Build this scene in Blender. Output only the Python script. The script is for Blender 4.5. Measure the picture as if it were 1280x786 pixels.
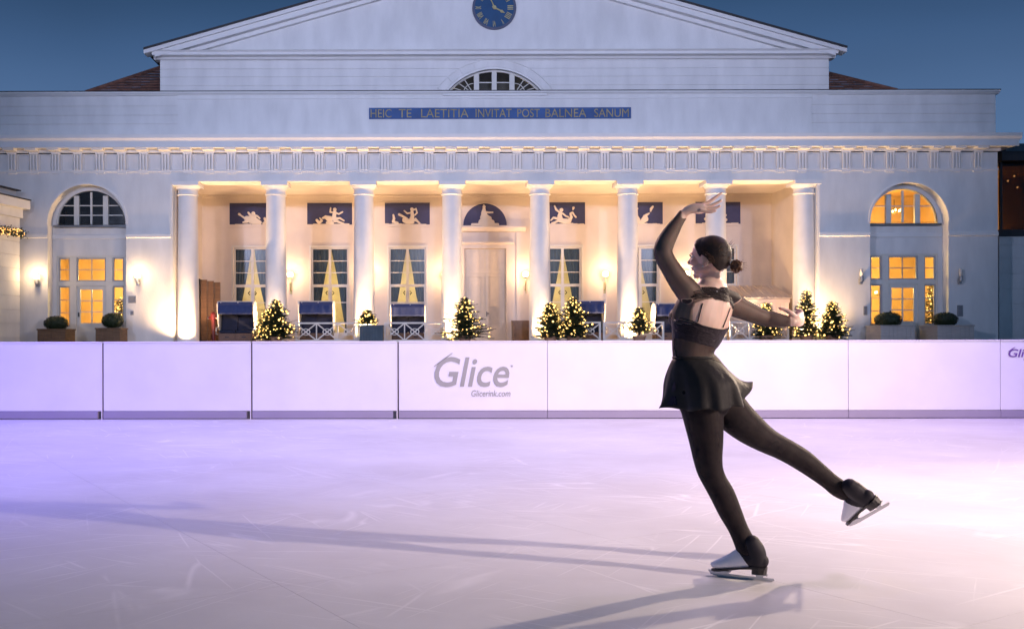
import bpy, bmesh, math, random
from mathutils import Vector, Matrix
from mathutils.geometry import tessellate_polygon
from mathutils.kdtree import KDTree
random.seed(7)
for o in list(bpy.data.objects):
    bpy.data.objects.remove(o)
S = bpy.context.scene
COL = S.collection
PI = math.pi
F = 1244.0            # focal length in photo pixels (35 mm lens on 36 mm)
EYE = 1.13

# ------------------------------------------------------------------ camera
cam = bpy.data.cameras.new('camera')
cam.lens = 35.0
cam.sensor_width = 36.0
cam.shift_x = 0.0859
cam.shift_y = 0.0242
cam.clip_start = 0.1
cam.clip_end = 2000
co = bpy.data.objects.new('camera', cam)
COL.objects.link(co)
co.location = (0, 0, EYE)
co.rotation_euler = (Matrix.Rotation(math.radians(90), 3, 'X') @ Matrix.Rotation(math.radians(-0.13), 3, 'Z')).to_euler()
S.camera = co

# ------------------------------------------------------------------ render + exposure
S.render.engine = 'CYCLES'
S.view_settings.view_transform = 'Standard'
S.view_settings.look = 'None'
S.view_settings.exposure = 0.0
S.view_settings.gamma = 1.0
cy = S.cycles
cy.max_bounces = 6
cy.diffuse_bounces = 3
cy.glossy_bounces = 3
cy.transmission_bounces = 4
cy.transparent_max_bounces = 12
cy.sample_clamp_indirect = 3.0
cy.sample_clamp_direct = 0.0
cy.caustics_reflective = False
cy.caustics_refractive = False
cy.use_denoising = True
cy.use_adaptive_sampling = True
cy.adaptive_threshold = 0.03

# ------------------------------------------------------------------ dusk sky
W = bpy.data.worlds.new('World')
S.world = W
W.use_nodes = True
nt = W.node_tree
for n in list(nt.nodes):
    nt.nodes.remove(n)
tc = nt.nodes.new('ShaderNodeTexCoord')
sep = nt.nodes.new('ShaderNodeSeparateXYZ')
nt.links.new(tc.outputs['Generated'], sep.inputs[0])
ramp = nt.nodes.new('ShaderNodeValToRGB')
cr = ramp.color_ramp
cr.elements[0].position = 0.0
cr.elements[0].color = (0.12, 0.24, 0.42, 1)
cr.elements[1].position = 1.0
cr.elements[1].color = (0.03, 0.075, 0.16, 1)
for p_, c_ in ((0.20, (0.085, 0.160, 0.315, 1)), (0.27, (0.052, 0.112, 0.240, 1)), (0.33, (0.025, 0.064, 0.145, 1))):
    e = cr.elements.new(p_)
    e.color = c_
noi = nt.nodes.new('ShaderNodeTexNoise')
noi.inputs['Scale'].default_value = 2.2
noi.inputs['Detail'].default_value = 3
mp = nt.nodes.new('ShaderNodeMapping')
mp.inputs['Scale'].default_value = (1, 1, 2.5)
nt.links.new(tc.outputs['Generated'], mp.inputs[0])
nt.links.new(mp.outputs[0], noi.inputs['Vector'])
mr = nt.nodes.new('ShaderNodeMapRange')
mr.inputs['From Min'].default_value = 0.3
mr.inputs['From Max'].default_value = 0.7
mr.inputs['To Min'].default_value = 0.88
mr.inputs['To Max'].default_value = 1.12
nt.links.new(noi.outputs['Fac'], mr.inputs['Value'])
nt.links.new(sep.outputs['Z'], ramp.inputs[0])
vm = nt.nodes.new('ShaderNodeVectorMath')
vm.operation = 'SCALE'
nt.links.new(ramp.outputs['Color'], vm.inputs[0])
nt.links.new(mr.outputs[0], vm.inputs['Scale'])
bg = nt.nodes.new('ShaderNodeBackground')
bg.inputs['Strength'].default_value = 1.0
nt.links.new(vm.outputs[0], bg.inputs['Color'])
wo = nt.nodes.new('ShaderNodeOutputWorld')
nt.links.new(bg.outputs[0], wo.inputs['Surface'])

# ------------------------------------------------------------------ rink floodlights (the warm pair cast the ice shadows), added side and face fills
def spot(name, loc, target, watts, color, angle=60, blend=0.6, radius=0.1, parent=None):
    l = bpy.data.lights.new(name, 'SPOT')
    l.energy = watts
    l.color = color
    l.spot_size = math.radians(angle)
    l.spot_blend = blend
    l.shadow_soft_size = radius
    o = bpy.data.objects.new(name, l)
    COL.objects.link(o)
    d = Vector(target) - Vector(loc)
    o.rotation_euler = d.to_track_quat('-Z', 'Y').to_euler()
    if parent is not None:
        o.parent = parent
        o.location = Vector(loc) - parent.location
    else:
        o.location = loc
    return o

spot('floodlight_warm_side', (11.5, -0.5, 4.65), (5.2, 6.9, 0.2), 10800, (1.0, 0.77, 0.66), 66, 1.0, 0.12)
spot('floodlight_warm_back', (10.6, 12.2, 5.0), (2.2, 3.6, 0.2), 6500, (1.0, 0.76, 0.56), 48, 1.0, 0.15)
spot('floodlight_pink', (6.2, 9.4, 8.5), (5.8, 10.2, 0.0), 2450, (0.92, 0.64, 1.0), 110, 1.0, 0.8)
spot('floodlight_lilac', (-0.8, 10.8, 8.5), (-0.8, 11.6, 0.0), 2050, (0.66, 0.54, 1.0), 104, 1.0, 0.8)
spot('floodlight_violet', (-7.5, 8.6, 7.0), (-6.6, 10.2, 0.0), 3900, (0.28, 0.20, 1.0), 110, 1.0, 0.8)
spot('floodlight_violet_right', (12.5, 11.0, 7.0), (11.0, 13.0, 0.0), 2000, (0.36, 0.22, 1.0), 100, 1.0, 0.8)
spot('unseen_facade_flood', (-15.0, 2.0, 9.0), (1.5, 34.0, 9.5), 15500, (0.62, 0.67, 1.0), 64, 1.0, 0.4)  # unseen side flood, added so the frieze relief throws shade
spot('unseen_facade_flood', (18.0, -2.0, 9.0), (3.5, 34.0, 9.5), 11000, (0.66, 0.69, 1.0), 60, 1.0, 0.4)  # weaker unseen flood added on the other side, also for relief
spot('unseen_facade_flood', (3.0, -6.0, 9.0), (2.5, 34.0, 9.5), 15000, (0.66, 0.70, 1.0), 56, 1.0, 0.4)
spot('added_face_fill', (-1.5, 13.0, 5.5), (1.30, 4.7, 1.58), 3000, (1.0, 0.62, 0.60), 8.5, 0.6, 0.1)  # unseen narrow fill added to brighten face and upper body only

# ------------------------------------------------------------------ helpers
def wx(x, s=36.0):
    return (x - 530.0) / s
def wz(y, s=36.0):
    return EYE + (424.0 - y) / s

def link(o, parent=None):
    COL.objects.link(o)
    if parent is not None:
        o.parent = parent
    return o

ORG = {}
def org(parent):
    v = Vector((0, 0, 0))
    while parent is not None:
        v += parent.location
        parent = parent.parent
    return v

class MB:
    def __init__(self):
        self.v = []
        self.f = []
    def add(self, vs, fs):
        b = len(self.v)
        self.v += [tuple(p) for p in vs]
        self.f += [tuple(b + i for i in f) for f in fs]
        return self
    def box(self, x0, x1, y0, y1, z0, z1):
        vs = [(x, y, z) for x in (x0, x1) for y in (y0, y1) for z in (z0, z1)]
        return self.add(vs, [(0, 1, 3, 2), (4, 6, 7, 5), (0, 4, 5, 1), (2, 3, 7, 6), (0, 2, 6, 4), (1, 5, 7, 3)])
    def prism(self, loops, y0, y1):
        """loops: outline (and holes) of (x, z) points, extruded from y0 to y1"""
        if not isinstance(loops[0][0], (tuple, list)):
            loops = [loops]
        flat = [p for l in loops for p in l]
        tris = tessellate_polygon([[Vector((p[0], p[1], 0)) for p in l] for l in loops])
        n = len(flat)
        vs = [(p[0], y0, p[1]) for p in flat] + [(p[0], y1, p[1]) for p in flat]
        fs = []
        for t in tris:
            fs.append(tuple(t))
            fs.append(tuple(n + i for i in reversed(t)))
        k = 0
        for l in loops:
            m = len(l)
            for i in range(m):
                a, b = k + i, k + (i + 1) % m
                fs.append((a, b, n + b, n + a))
            k += m
        return self.add(vs, fs)
    def extr(self, prof, x0, x1):
        """prof of (y, z) run along x"""
        n = len(prof)
        vs = [(x0, p[0], p[1]) for p in prof] + [(x1, p[0], p[1]) for p in prof]
        fs = [tuple(range(n)), tuple(range(2 * n - 1, n - 1, -1))]
        fs += [(i, (i + 1) % n, n + (i + 1) % n, n + i) for i in range(n)]
        return self.add(vs, fs)
    def lathe(self, cx, cy, prof, n=24, cap=True):
        vs, fs = [], []
        for (r, z) in prof:
            for i in range(n):
                a = 2 * PI * i / n
                vs.append((cx + r * math.cos(a), cy + r * math.sin(a), z))
        for j in range(len(prof) - 1):
            for i in range(n):
                a, b = j * n + i, j * n + (i + 1) % n
                fs.append((a, b, b + n, a + n))
        if cap:
            fs.append(tuple(range(n - 1, -1, -1)))
            fs.append(tuple((len(prof) - 1) * n + i for i in range(n)))
        return self.add(vs, fs)
    def tube(self, pts, r, n=8, r2=None):
        pts = [Vector(p) for p in pts]
        m = len(pts)
        vs, fs = [], []
        up = Vector((0, 0, 1))
        for i, p in enumerate(pts):
            t = (pts[min(i + 1, m - 1)] - pts[max(i - 1, 0)])
            if t.length < 1e-9:
                t = Vector((0, 0, 1))
            t.normalize()
            a = t.cross(up)
            if a.length < 0.05:
                a = t.cross(Vector((0, 1, 0)))
            a.normalize()
            b = t.cross(a)
            rr = r[i] if isinstance(r, (list, tuple)) else (r if r2 is None else r + (r2 - r) * i / (m - 1))
            for k in range(n):
                th = 2 * PI * k / n
                vs.append(p + a * (rr * math.cos(th)) + b * (rr * math.sin(th)))
        for i in range(m - 1):
            for k in range(n):
                a_, b_ = i * n + k, i * n + (k + 1) % n
                fs.append((a_, b_, b_ + n, a_ + n))
        fs.append(tuple(range(n - 1, -1, -1)))
        fs.append(tuple((m - 1) * n + k for k in range(n)))
        return self.add(vs, fs)
    def ball(self, c, r, n=10, m=6, ax=None):
        c = Vector(c)
        rx, ry, rz = r if isinstance(r, (tuple, list)) else (r, r, r)
        X, Y, Z = ax if ax else (Vector((1, 0, 0)), Vector((0, 1, 0)), Vector((0, 0, 1)))
        vs = [c + Z * rz]
        for j in range(1, m):
            ph = PI * j / m
            for i in range(n):
                th = 2 * PI * i / n
                vs.append(c + X * (rx * math.sin(ph) * math.cos(th)) + Y * (ry * math.sin(ph) * math.sin(th)) + Z * (rz * math.cos(ph)))
        vs.append(c - Z * rz)
        fs = [(0, 1 + i, 1 + (i + 1) % n) for i in range(n)]
        for j in range(m - 2):
            for i in range(n):
                a, b = 1 + j * n + i, 1 + j * n + (i + 1) % n
                fs.append((a, a + n, b + n, b))
        last = len(vs) - 1
        k = 1 + (m - 2) * n
        fs += [(last, k + (i + 1) % n, k + i) for i in range(n)]
        return self.add(vs, fs)
    def mesh(self, name, mat, off=Vector((0, 0, 0)), smooth=False):
        me = bpy.data.meshes.new(name)
        me.from_pydata([(a - off.x, b - off.y, c - off.z) for a, b, c in self.v], [], self.f)
        me.materials.append(mat)
        bm = bmesh.new()
        bm.from_mesh(me)
        bmesh.ops.recalc_face_normals(bm, faces=bm.faces)
        bm.to_mesh(me)
        bm.free()
        if smooth:
            for p in me.polygons:
                p.use_smooth = True
        return me
    def build(self, name, mat, parent=None, smooth=False, loc=None, auto=None, bevel=0):
        if parent is None and loc is None:
            loc = Vector((0, 0, 0))
        base = org(parent)
        l = Vector(loc) if loc is not None else base
        me = self.mesh(name, mat, l, smooth)
        o = bpy.data.objects.new(name, me)
        o.location = l - base
        link(o, parent)
        if auto:
            for p in me.polygons:
                p.use_smooth = True
            try:
                me.set_sharp_from_angle(angle=math.radians(auto))
            except Exception:
                pass
        if bevel:
            bv = o.modifiers.new('bevel', 'BEVEL')
            bv.width = bevel
            bv.segments = 2
            bv.limit_method = 'ANGLE'
        return o

def tag(o, label, cat, group=None):
    o['label'] = label
    o['category'] = cat
    if group:
        o['group'] = group
    return o
def thing(name, loc, label, cat, group=None):
    o = bpy.data.objects.new(name, None)
    o.location = loc
    o.empty_display_size = 0.2
    link(o)
    return tag(o, label, cat, group)
def copy_tree(o, parent=None, loc=None):
    c = o.copy()
    link(c, parent)
    if loc is not None:
        c.location = loc
    for ch in list(o.children):
        copy_tree(ch, c)
    return c
def share(o, parent, dx=0, dy=0, dz=0):
    c = o.copy()
    link(c, parent)
    c.location = o.location + Vector((dx, dy, dz))
    for ch in list(o.children):
        copy_tree(ch, c)
    return c
def kind(o, k):
    o['kind'] = k
    return o
def arc(cx, cz, r, a0, a1, n, rz=None):
    rz = rz or r
    return [(cx + r * math.cos(a0 + (a1 - a0) * i / n), cz + rz * math.sin(a0 + (a1 - a0) * i / n)) for i in range(n + 1)]
def rect(x0, x1, z0, z1):
    return [(x0, z0), (x1, z0), (x1, z1), (x0, z1)]

# ------------------------------------------------------------------ materials
def mat(name, col, rough=0.7, metal=0.0, var=0.0, scale=3.0, bump=0.0, bscale=40.0, emit=None, est=0.0, spec=0.5, col2=None, coat=0.0, sheen=0.0, stretch=None, trans=0.0, sss=0.0):
    m = bpy.data.materials.new(name)
    m.use_nodes = True
    t = m.node_tree
    b = t.nodes['Principled BSDF']
    b.inputs['Base Color'].default_value = (*col, 1)
    b.inputs['Roughness'].default_value = rough
    b.inputs['Metallic'].default_value = metal
    b.inputs['Specular IOR Level'].default_value = spec
    b.inputs['Coat Weight'].default_value = coat
    b.inputs['Sheen Weight'].default_value = sheen
    b.inputs['Transmission Weight'].default_value = trans
    if sss:
        b.inputs['Subsurface Weight'].default_value = sss
        b.inputs['Subsurface Radius'].default_value = (0.02, 0.007, 0.004)
        b.inputs['Subsurface Scale'].default_value = 0.6
    if emit:
        b.inputs['Emission Color'].default_value = (*emit, 1)
        b.inputs['Emission Strength'].default_value = est
    if var or bump:
        g = t.nodes.new('ShaderNodeNewGeometry')
        tcn = t.nodes.new('ShaderNodeTexCoord')
        mp = t.nodes.new('ShaderNodeMapping')
        if stretch:
            mp.inputs['Scale'].default_value = stretch
        t.links.new(tcn.outputs['Object'], mp.inputs[0])
    if var:
        n = t.nodes.new('ShaderNodeTexNoise')
        n.inputs['Scale'].default_value = scale
        n.inputs['Detail'].default_value = 6
        t.links.new(mp.outputs[0], n.inputs['Vector'])
        r = t.nodes.new('ShaderNodeValToRGB')
        c2 = col2 or tuple(c * (1 - var) for c in col)
        r.color_ramp.elements[0].position = 0.32
        r.color_ramp.elements[0].color = (*c2, 1)
        r.color_ramp.elements[1].position = 0.66
        r.color_ramp.elements[1].color = (*col, 1)
        t.links.new(n.outputs['Fac'], r.inputs[0])
        t.links.new(r.outputs[0], b.inputs['Base Color'])
    if bump:
        n2 = t.nodes.new('ShaderNodeTexNoise')
        n2.inputs['Scale'].default_value = bscale
        n2.inputs['Detail'].default_value = 4
        t.links.new(mp.outputs[0], n2.inputs['Vector'])
        bp = t.nodes.new('ShaderNodeBump')
        bp.inputs['Strength'].default_value = bump
        bp.inputs['Distance'].default_value = 0.02
        t.links.new(n2.outputs['Fac'], bp.inputs['Height'])
        t.links.new(bp.outputs[0], b.inputs['Normal'])
    return m

M = {}
M['plaster'] = mat('white_plaster', (0.81, 0.80, 0.78), 0.85, var=0.13, scale=1.5, bump=0.25, bscale=25, stretch=(1.4, 1.0, 0.45))
M['trim'] = mat('white_trim', (0.82, 0.81, 0.79), 0.75, var=0.06, scale=2)
M['column'] = mat('white_column_plaster', (0.80, 0.79, 0.78), 0.7, var=0.08, scale=2, bump=0.15, bscale=30)
M['inner'] = mat('cream_plaster', (0.74, 0.66, 0.58), 0.85, var=0.08, scale=1.5, bump=0.2, bscale=30)
M['frame'] = mat('painted_frame', (0.70, 0.68, 0.62), 0.5, var=0.05, scale=5)
M['greyframe'] = mat('grey_painted_frame', (0.45, 0.44, 0.43), 0.5, var=0.08, scale=5)
M['door'] = mat('cream_door_paint', (0.76, 0.66, 0.53), 0.45, var=0.08, scale=4)
M['tile'] = mat('brown_roof_tile', (0.30, 0.13, 0.085), 0.8, var=0.4, scale=4, bump=0.4)
M['roofdark'] = mat('dark_roof_edge', (0.03, 0.03, 0.035), 0.6, var=0.2)
M['zinc'] = mat('zinc_flashing', (0.16, 0.17, 0.18), 0.45, metal=0.4, var=0.2)
M['blue'] = mat('blue_relief_ground', (0.035, 0.042, 0.115), 0.7, var=0.15, scale=6)
M['signblue'] = mat('sign_blue', (0.015, 0.085, 0.28), 0.5, var=0.3, scale=2)
M['clockblue'] = mat('clock_blue', (0.012, 0.075, 0.19), 0.4, var=0.2, scale=3)
M['clockrim'] = mat('clock_rim_blue_grey', (0.09, 0.10, 0.16), 0.5, var=0.1)
M['gold'] = mat('gold_leaf', (0.50, 0.44, 0.22), 0.4, metal=0.3, var=0.3, scale=6)
M['goldsign'] = mat('dull_gilt_lettering', (0.36, 0.30, 0.15), 0.5, metal=0.2, var=0.4, scale=3)
M['relief'] = mat('cream_relief', (0.80, 0.70, 0.55), 0.8, var=0.05)
M['curtain'] = mat('dark_curtain', (0.17, 0.205, 0.205), 0.9, var=0.45, scale=6, stretch=(4, 1, 0.2))
M['sheer_curtain'] = mat('cream_net_curtain', (0.75, 0.62, 0.35), 0.9, var=0.15, scale=4)
M['roomwall'] = mat('ochre_room_wall', (0.85, 0.62, 0.30), 0.9, var=0.25, scale=1.2)
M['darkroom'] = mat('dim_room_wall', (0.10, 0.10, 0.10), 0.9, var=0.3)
M['ground'] = mat('paving_ground', (0.10, 0.095, 0.09), 0.8, var=0.3, scale=2, bump=0.4)
M['terrace'] = mat('terrace_stone', (0.30, 0.27, 0.24), 0.75, var=0.2, scale=3, bump=0.2)
M['metal'] = mat('dark_metal', (0.05, 0.05, 0.055), 0.4, metal=0.8, var=0.2)
M['steel'] = mat('polished_steel', (0.62, 0.62, 0.64), 0.28, metal=1.0, var=0.15, scale=20)
M['lampmetal'] = mat('grey_lamp_metal', (0.35, 0.35, 0.36), 0.35, metal=0.7, var=0.1)
M['bulb'] = mat('lit_globe', (1, 0.9, 0.7), 0.5, emit=(1.0, 0.74, 0.36), est=5.0)
M['fairy'] = mat('fairy_light', (1, 0.8, 0.4), 0.5, emit=(1.0, 0.60, 0.15), est=3.6)
M['garland'] = mat('garland_light', (1, 0.7, 0.3), 0.5, emit=(1.0, 0.50, 0.14), est=2.5)
M['needle'] = mat('fir_needles', (0.035, 0.060, 0.028), 0.6, var=0.5, scale=5)
M['bark'] = mat('bark', (0.09, 0.06, 0.04), 0.9, var=0.3, bump=0.5)
M['box'] = mat('boxwood_leaf', (0.03, 0.055, 0.022), 0.5, var=0.5, scale=8)
M['terracotta'] = mat('terracotta', (0.42, 0.24, 0.15), 0.8, var=0.2)
M['planterwood'] = mat('brown_timber', (0.20, 0.115, 0.06), 0.65, var=0.35, scale=3, bump=0.3, stretch=(1, 1, 8))
M['planterwhite'] = mat('faded_white_timber', (0.50, 0.46, 0.43), 0.7, var=0.15, scale=3, stretch=(1, 1, 6))
M['planterblue'] = mat('slate_blue_planter', (0.045, 0.075, 0.10), 0.6, var=0.3, scale=3)
M['navy'] = mat('navy_canvas', (0.025, 0.045, 0.15), 0.8, var=0.2, scale=8, sheen=0.3)
M['navydark'] = mat('dark_navy_lining', (0.012, 0.017, 0.045), 0.85, var=0.3, scale=6)
M['wicker'] = mat('brown_wicker', (0.23, 0.13, 0.09), 0.7, var=0.35, scale=40, bump=0.6, bscale=80)
M['whitewood'] = mat('white_wicker_edge', (0.72, 0.68, 0.62), 0.6, var=0.1)
M['fence'] = mat('greige_fence_paint', (0.78, 0.73, 0.66), 0.7, var=0.15, scale=5)
M['red'] = mat('red_enamel', (0.13, 0.014, 0.018), 0.35, var=0.2)
M['plaque'] = mat('grey_plaque', (0.25, 0.25, 0.27), 0.5, var=0.3, scale=30)
M['hut'] = mat('hut_paint', (0.58, 0.52, 0.48), 0.7, var=0.1, scale=3)
M['barrier'] = mat('white_barrier_board', (0.78, 0.77, 0.81), 0.42, var=0.07, scale=1.6, bump=0.1, bscale=3)
M['kick'] = mat('grey_kick_strip', (0.30, 0.27, 0.36), 0.5, var=0.06, scale=2)
M['cap'] = mat('barrier_cap', (0.84, 0.80, 0.80), 0.35, var=0.03)
M['gap'] = mat('dark_gasket', (0.07, 0.045, 0.05), 0.7, var=0.1)
M['logogrey'] = mat('logo_grey', (0.33, 0.33, 0.30), 0.5, var=0.03)
M['logoviolet'] = mat('logo_violet', (0.16, 0.07, 0.30), 0.5, var=0.03)

def glass(name, tint=(0.6, 0.7, 0.8), ior=1.3):
    m = bpy.data.materials.new(name)
    m.use_nodes = True
    t = m.node_tree
    for n in list(t.nodes):
        t.nodes.remove(n)
    o = t.nodes.new('ShaderNodeOutputMaterial')
    mx = t.nodes.new('ShaderNodeMixShader')
    tr = t.nodes.new('ShaderNodeBsdfTransparent')
    tr.inputs['Color'].default_value = (*tint, 1)
    gl = t.nodes.new('ShaderNodeBsdfGlossy')
    gl.inputs['Roughness'].default_value = 0.22
    fr = t.nodes.new('ShaderNodeFresnel')
    fr.inputs['IOR'].default_value = ior
    t.links.new(fr.outputs[0], mx.inputs[0])
    t.links.new(tr.outputs[0], mx.inputs[1])
    t.links.new(gl.outputs[0], mx.inputs[2])
    t.links.new(mx.outputs[0], o.inputs['Surface'])
    return m
M['glass'] = glass('window_glass', (0.92, 0.94, 0.94))

# ------------------------------------------------------------------ ice material
def ice_material():
    m = bpy.data.materials.new('skating_surface')
    m.use_nodes = True
    t = m.node_tree
    N, L = t.nodes, t.links
    b = N['Principled BSDF']
    tcn = N.new('ShaderNodeTexCoord')
    def mapped(scale, rot=0.0):
        r_ = N.new('ShaderNodeMapping')
        r_.inputs['Rotation'].default_value = (0, 0, math.radians(rot))
        L.new(tcn.outputs['Object'], r_.inputs[0])
        p = N.new('ShaderNodeMapping')
        p.inputs['Scale'].default_value = scale
        L.new(r_.outputs[0], p.inputs[0])
        return p
    big = N.new('ShaderNodeTexNoise')
    big.inputs['Scale'].default_value = 0.5
    big.inputs['Detail'].default_value = 8
    big.inputs['Roughness'].default_value = 0.6
    L.new(mapped((1, 1, 1)).outputs[0], big.inputs['Vector'])
    r = N.new('ShaderNodeValToRGB')
    r.color_ramp.elements[0].position = 0.3
    r.color_ramp.elements[0].color = (0.57, 0.55, 0.55, 1)
    r.color_ramp.elements[1].position = 0.7
    r.color_ramp.elements[1].color = (0.76, 0.75, 0.76, 1)
    L.new(big.outputs['Fac'], r.inputs[0])
    cur = r.outputs[0]
    # blade scratches: thin bands of stretched, warped voronoi edges
    mask = None
    for (rot, sc, warp, th) in ((24, (0.16, 2.6, 1), 0.7, 0.018), (-33, (0.13, 2.0, 1), 0.8, 0.016), (68, (0.2, 1.7, 1), 0.9, 0.016), (8, (0.12, 3.4, 1), 0.6, 0.022), (39, (0.3, 4.2, 1), 0.4, 0.025), (-58, (0.35, 3.6, 1), 0.4, 0.022)):
        mpn = mapped(sc, rot)
        wn = N.new('ShaderNodeTexNoise')
        wn.inputs['Scale'].default_value = 0.7
        L.new(mpn.outputs[0], wn.inputs['Vector'])
        ad = N.new('ShaderNodeVectorMath')
        ad.operation = 'MULTIPLY_ADD'
        ad.inputs[1].default_value = (warp, warp, 0)
        L.new(wn.outputs['Color'], ad.inputs[0])
        L.new(mpn.outputs[0], ad.inputs[2])
        v = N.new('ShaderNodeTexVoronoi')
        v.feature = 'DISTANCE_TO_EDGE'
        v.inputs['Scale'].default_value = 1.4
        L.new(ad.outputs[0], v.inputs['Vector'])
        q = N.new('ShaderNodeMapRange')
        q.inputs['From Min'].default_value = 0.0
        q.inputs['From Max'].default_value = th
        q.inputs['To Min'].default_value = 1.0
        q.inputs['To Max'].default_value = 0.0
        L.new(v.outputs['Distance'], q.inputs['Value'])
        # break the lines up
        bn = N.new('ShaderNodeTexNoise')
        bn.inputs['Scale'].default_value = 1.3
        bn.inputs['Detail'].default_value = 3
        L.new(mapped((1, 1, 1), rot * 2).outputs[0], bn.inputs['Vector'])
        bq = N.new('ShaderNodeMapRange')
        bq.inputs['From Min'].default_value = 0.52
        bq.inputs['From Max'].default_value = 0.62
        L.new(bn.outputs['Fac'], bq.inputs['Value'])
        mu = N.new('ShaderNodeMath')
        mu.operation = 'MULTIPLY'
        L.new(q.outputs[0], mu.inputs[0])
        L.new(bq.outputs[0], mu.inputs[1])
        if mask is None:
            mask = mu.outputs[0]
        else:
            mxm = N.new('ShaderNodeMath')
            mxm.operation = 'MAXIMUM'
            L.new(mask, mxm.inputs[0])
            L.new(mu.outputs[0], mxm.inputs[1])
            mask = mxm.outputs[0]
    mix = N.new('ShaderNodeMix')
    mix.data_type = 'RGBA'
    mix.inputs[7].default_value = (0.92, 0.90, 0.90, 1)
    sc_ = N.new('ShaderNodeMath')
    sc_.operation = 'MULTIPLY'
    sc_.inputs[1].default_value = 0.95
    wear = N.new('ShaderNodeTexNoise')
    wear.inputs['Scale'].default_value = 0.22
    wear.inputs['Detail'].default_value = 2
    L.new(mapped((1, 1, 1), 12).outputs[0], wear.inputs['Vector'])
    wq = N.new('ShaderNodeMapRange')
    wq.inputs['From Min'].default_value = 0.42
    wq.inputs['From Max'].default_value = 0.60
    wq.inputs['To Min'].default_value = 0.35
    L.new(wear.outputs['Fac'], wq.inputs['Value'])
    wm = N.new('ShaderNodeMath')
    wm.operation = 'MULTIPLY'
    L.new(mask, wm.inputs[0])
    L.new(wq.outputs[0], wm.inputs[1])
    mask = wm.outputs[0]
    L.new(mask, sc_.inputs[0])
    L.new(sc_.outputs[0], mix.inputs[0])
    L.new(cur, mix.inputs[6])
    L.new(mix.outputs[2], b.inputs['Base Color'])
    rr = N.new('ShaderNodeMapRange')
    rr.inputs['To Min'].default_value = 0.26
    rr.inputs['To Max'].default_value = 0.46
    fine = N.new('ShaderNodeTexNoise')
    fine.inputs['Scale'].default_value = 3.0
    fine.inputs['Detail'].default_value = 6
    L.new(mapped((1, 3, 1), 20).outputs[0], fine.inputs['Vector'])
    L.new(fine.outputs['Fac'], rr.inputs['Value'])
    L.new(rr.outputs[0], b.inputs['Roughness'])
    b.inputs['Specular IOR Level'].default_value = 0.45
    fb = N.new('ShaderNodeTexNoise')
    fb.inputs['Scale'].default_value = 30
    fb.inputs['Detail'].default_value = 5
    L.new(mapped((1, 4, 1), 15).outputs[0], fb.inputs['Vector'])
    sub = N.new('ShaderNodeMath')
    sub.operation = 'SUBTRACT'
    L.new(fb.outputs['Fac'], sub.inputs[0])
    L.new(mask, sub.inputs[1])
    bp = N.new('ShaderNodeBump')
    bp.inputs['Strength'].default_value = 0.12
    bp.inputs['Distance'].default_value = 0.004
    L.new(sub.outputs[0], bp.inputs['Height'])
    L.new(bp.outputs[0], b.inputs['Normal'])
    return m
M['ice'] = ice_material()

# ------------------------------------------------------------------ ground, terrace, rink floor
BF = 34.55                       # plane of the facade
XC = wx(619)                     # axis of the building
BK = 39.0                        # back wall of the portico
FL = 0.95                        # terrace floor
kind(MB().box(-400, 400, -200, 700, -0.30, -0.06).build('ground', M['ground']), 'structure')
kind(MB().box(-26, 30, 31.4, BF - 0.001, -0.05, FL).box(XC - 11.2, XC + 11.2, BF - 0.003, BK, -0.04, FL - 0.001).build('terrace', M['terrace']), 'structure')
st = MB()
for i in range(5):
    st.box(-26, 30, 31.4 - 0.32 * (i + 1), 31.4 - 0.32 * i - 0.002, -0.05, FL - 0.17 * (i + 1) + 0.03)
kind(st.build('terrace_steps', M['terrace']), 'structure')

# rink floor: interlocking synthetic panels laid slightly askew; each panel a piece with its own joint
RINK = thing('rink_floor', (0, 0, 0), 'x', 'x')
for k in ('label', 'category'):
    del RINK[k]
RINK['kind'] = 'structure'
PW = 2.0
ang = math.radians(31)
ca, sa = math.cos(ang), math.sin(ang)
def rink_panel(i, j):
    g = 0.0009
    c = [(i * PW + g, j * PW + g), ((i + 1) * PW - g, j * PW + g), ((i + 1) * PW - g, (j + 1) * PW - g), (i * PW + g, (j + 1) * PW - g)]
    return [(1.06 + x * ca - y * sa, 5.6 + x * sa + y * ca) for x, y in c]
def clip(poly, f):
    out = []
    for i in range(len(poly)):
        a, b = poly[i], poly[(i + 1) % len(poly)]
        fa, fb = f(a), f(b)
        if fa >= 0:
            out.append(a)
        if (fa >= 0) != (fb >= 0):
            t = fa / (fa - fb)
            out.append((a[0] + (b[0] - a[0]) * t, a[1] + (b[1] - a[1]) * t))
    return out
BX0, BY0, BX1, BY1 = -13.0, 14.34, 17.0, 13.93     # barrier line
def bar_y(x):
    return BY0 + (BY1 - BY0) * (x - BX0) / (BX1 - BX0)
for i in range(-14, 16):
    for j in range(-14, 16):
        p = rink_panel(i, j)
        for f in (lambda q: q[0] + 13.0, lambda q: 17.0 - q[0], lambda q: q[1] + 9.0, lambda q: bar_y(q[0]) - 0.005 - q[1]):
            p = clip(p, f)
            if len(p) < 3:
                break
        if len(p) < 3:
            continue
        n = len(p)
        vs = [(x, y, 0.0) for x, y in p] + [(x, y, -0.02) for x, y in p]
        fs = [tuple(range(n))] + [(a, (a + 1) % n, n + (a + 1) % n, n + a) for a in range(n)]
        MB().add(vs, fs).build('panel', M['ice'], RINK)
MB().box(-13, 17, -9, 14.3, -0.05, -0.021).build('substrate', M['ground'], RINK)

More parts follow.
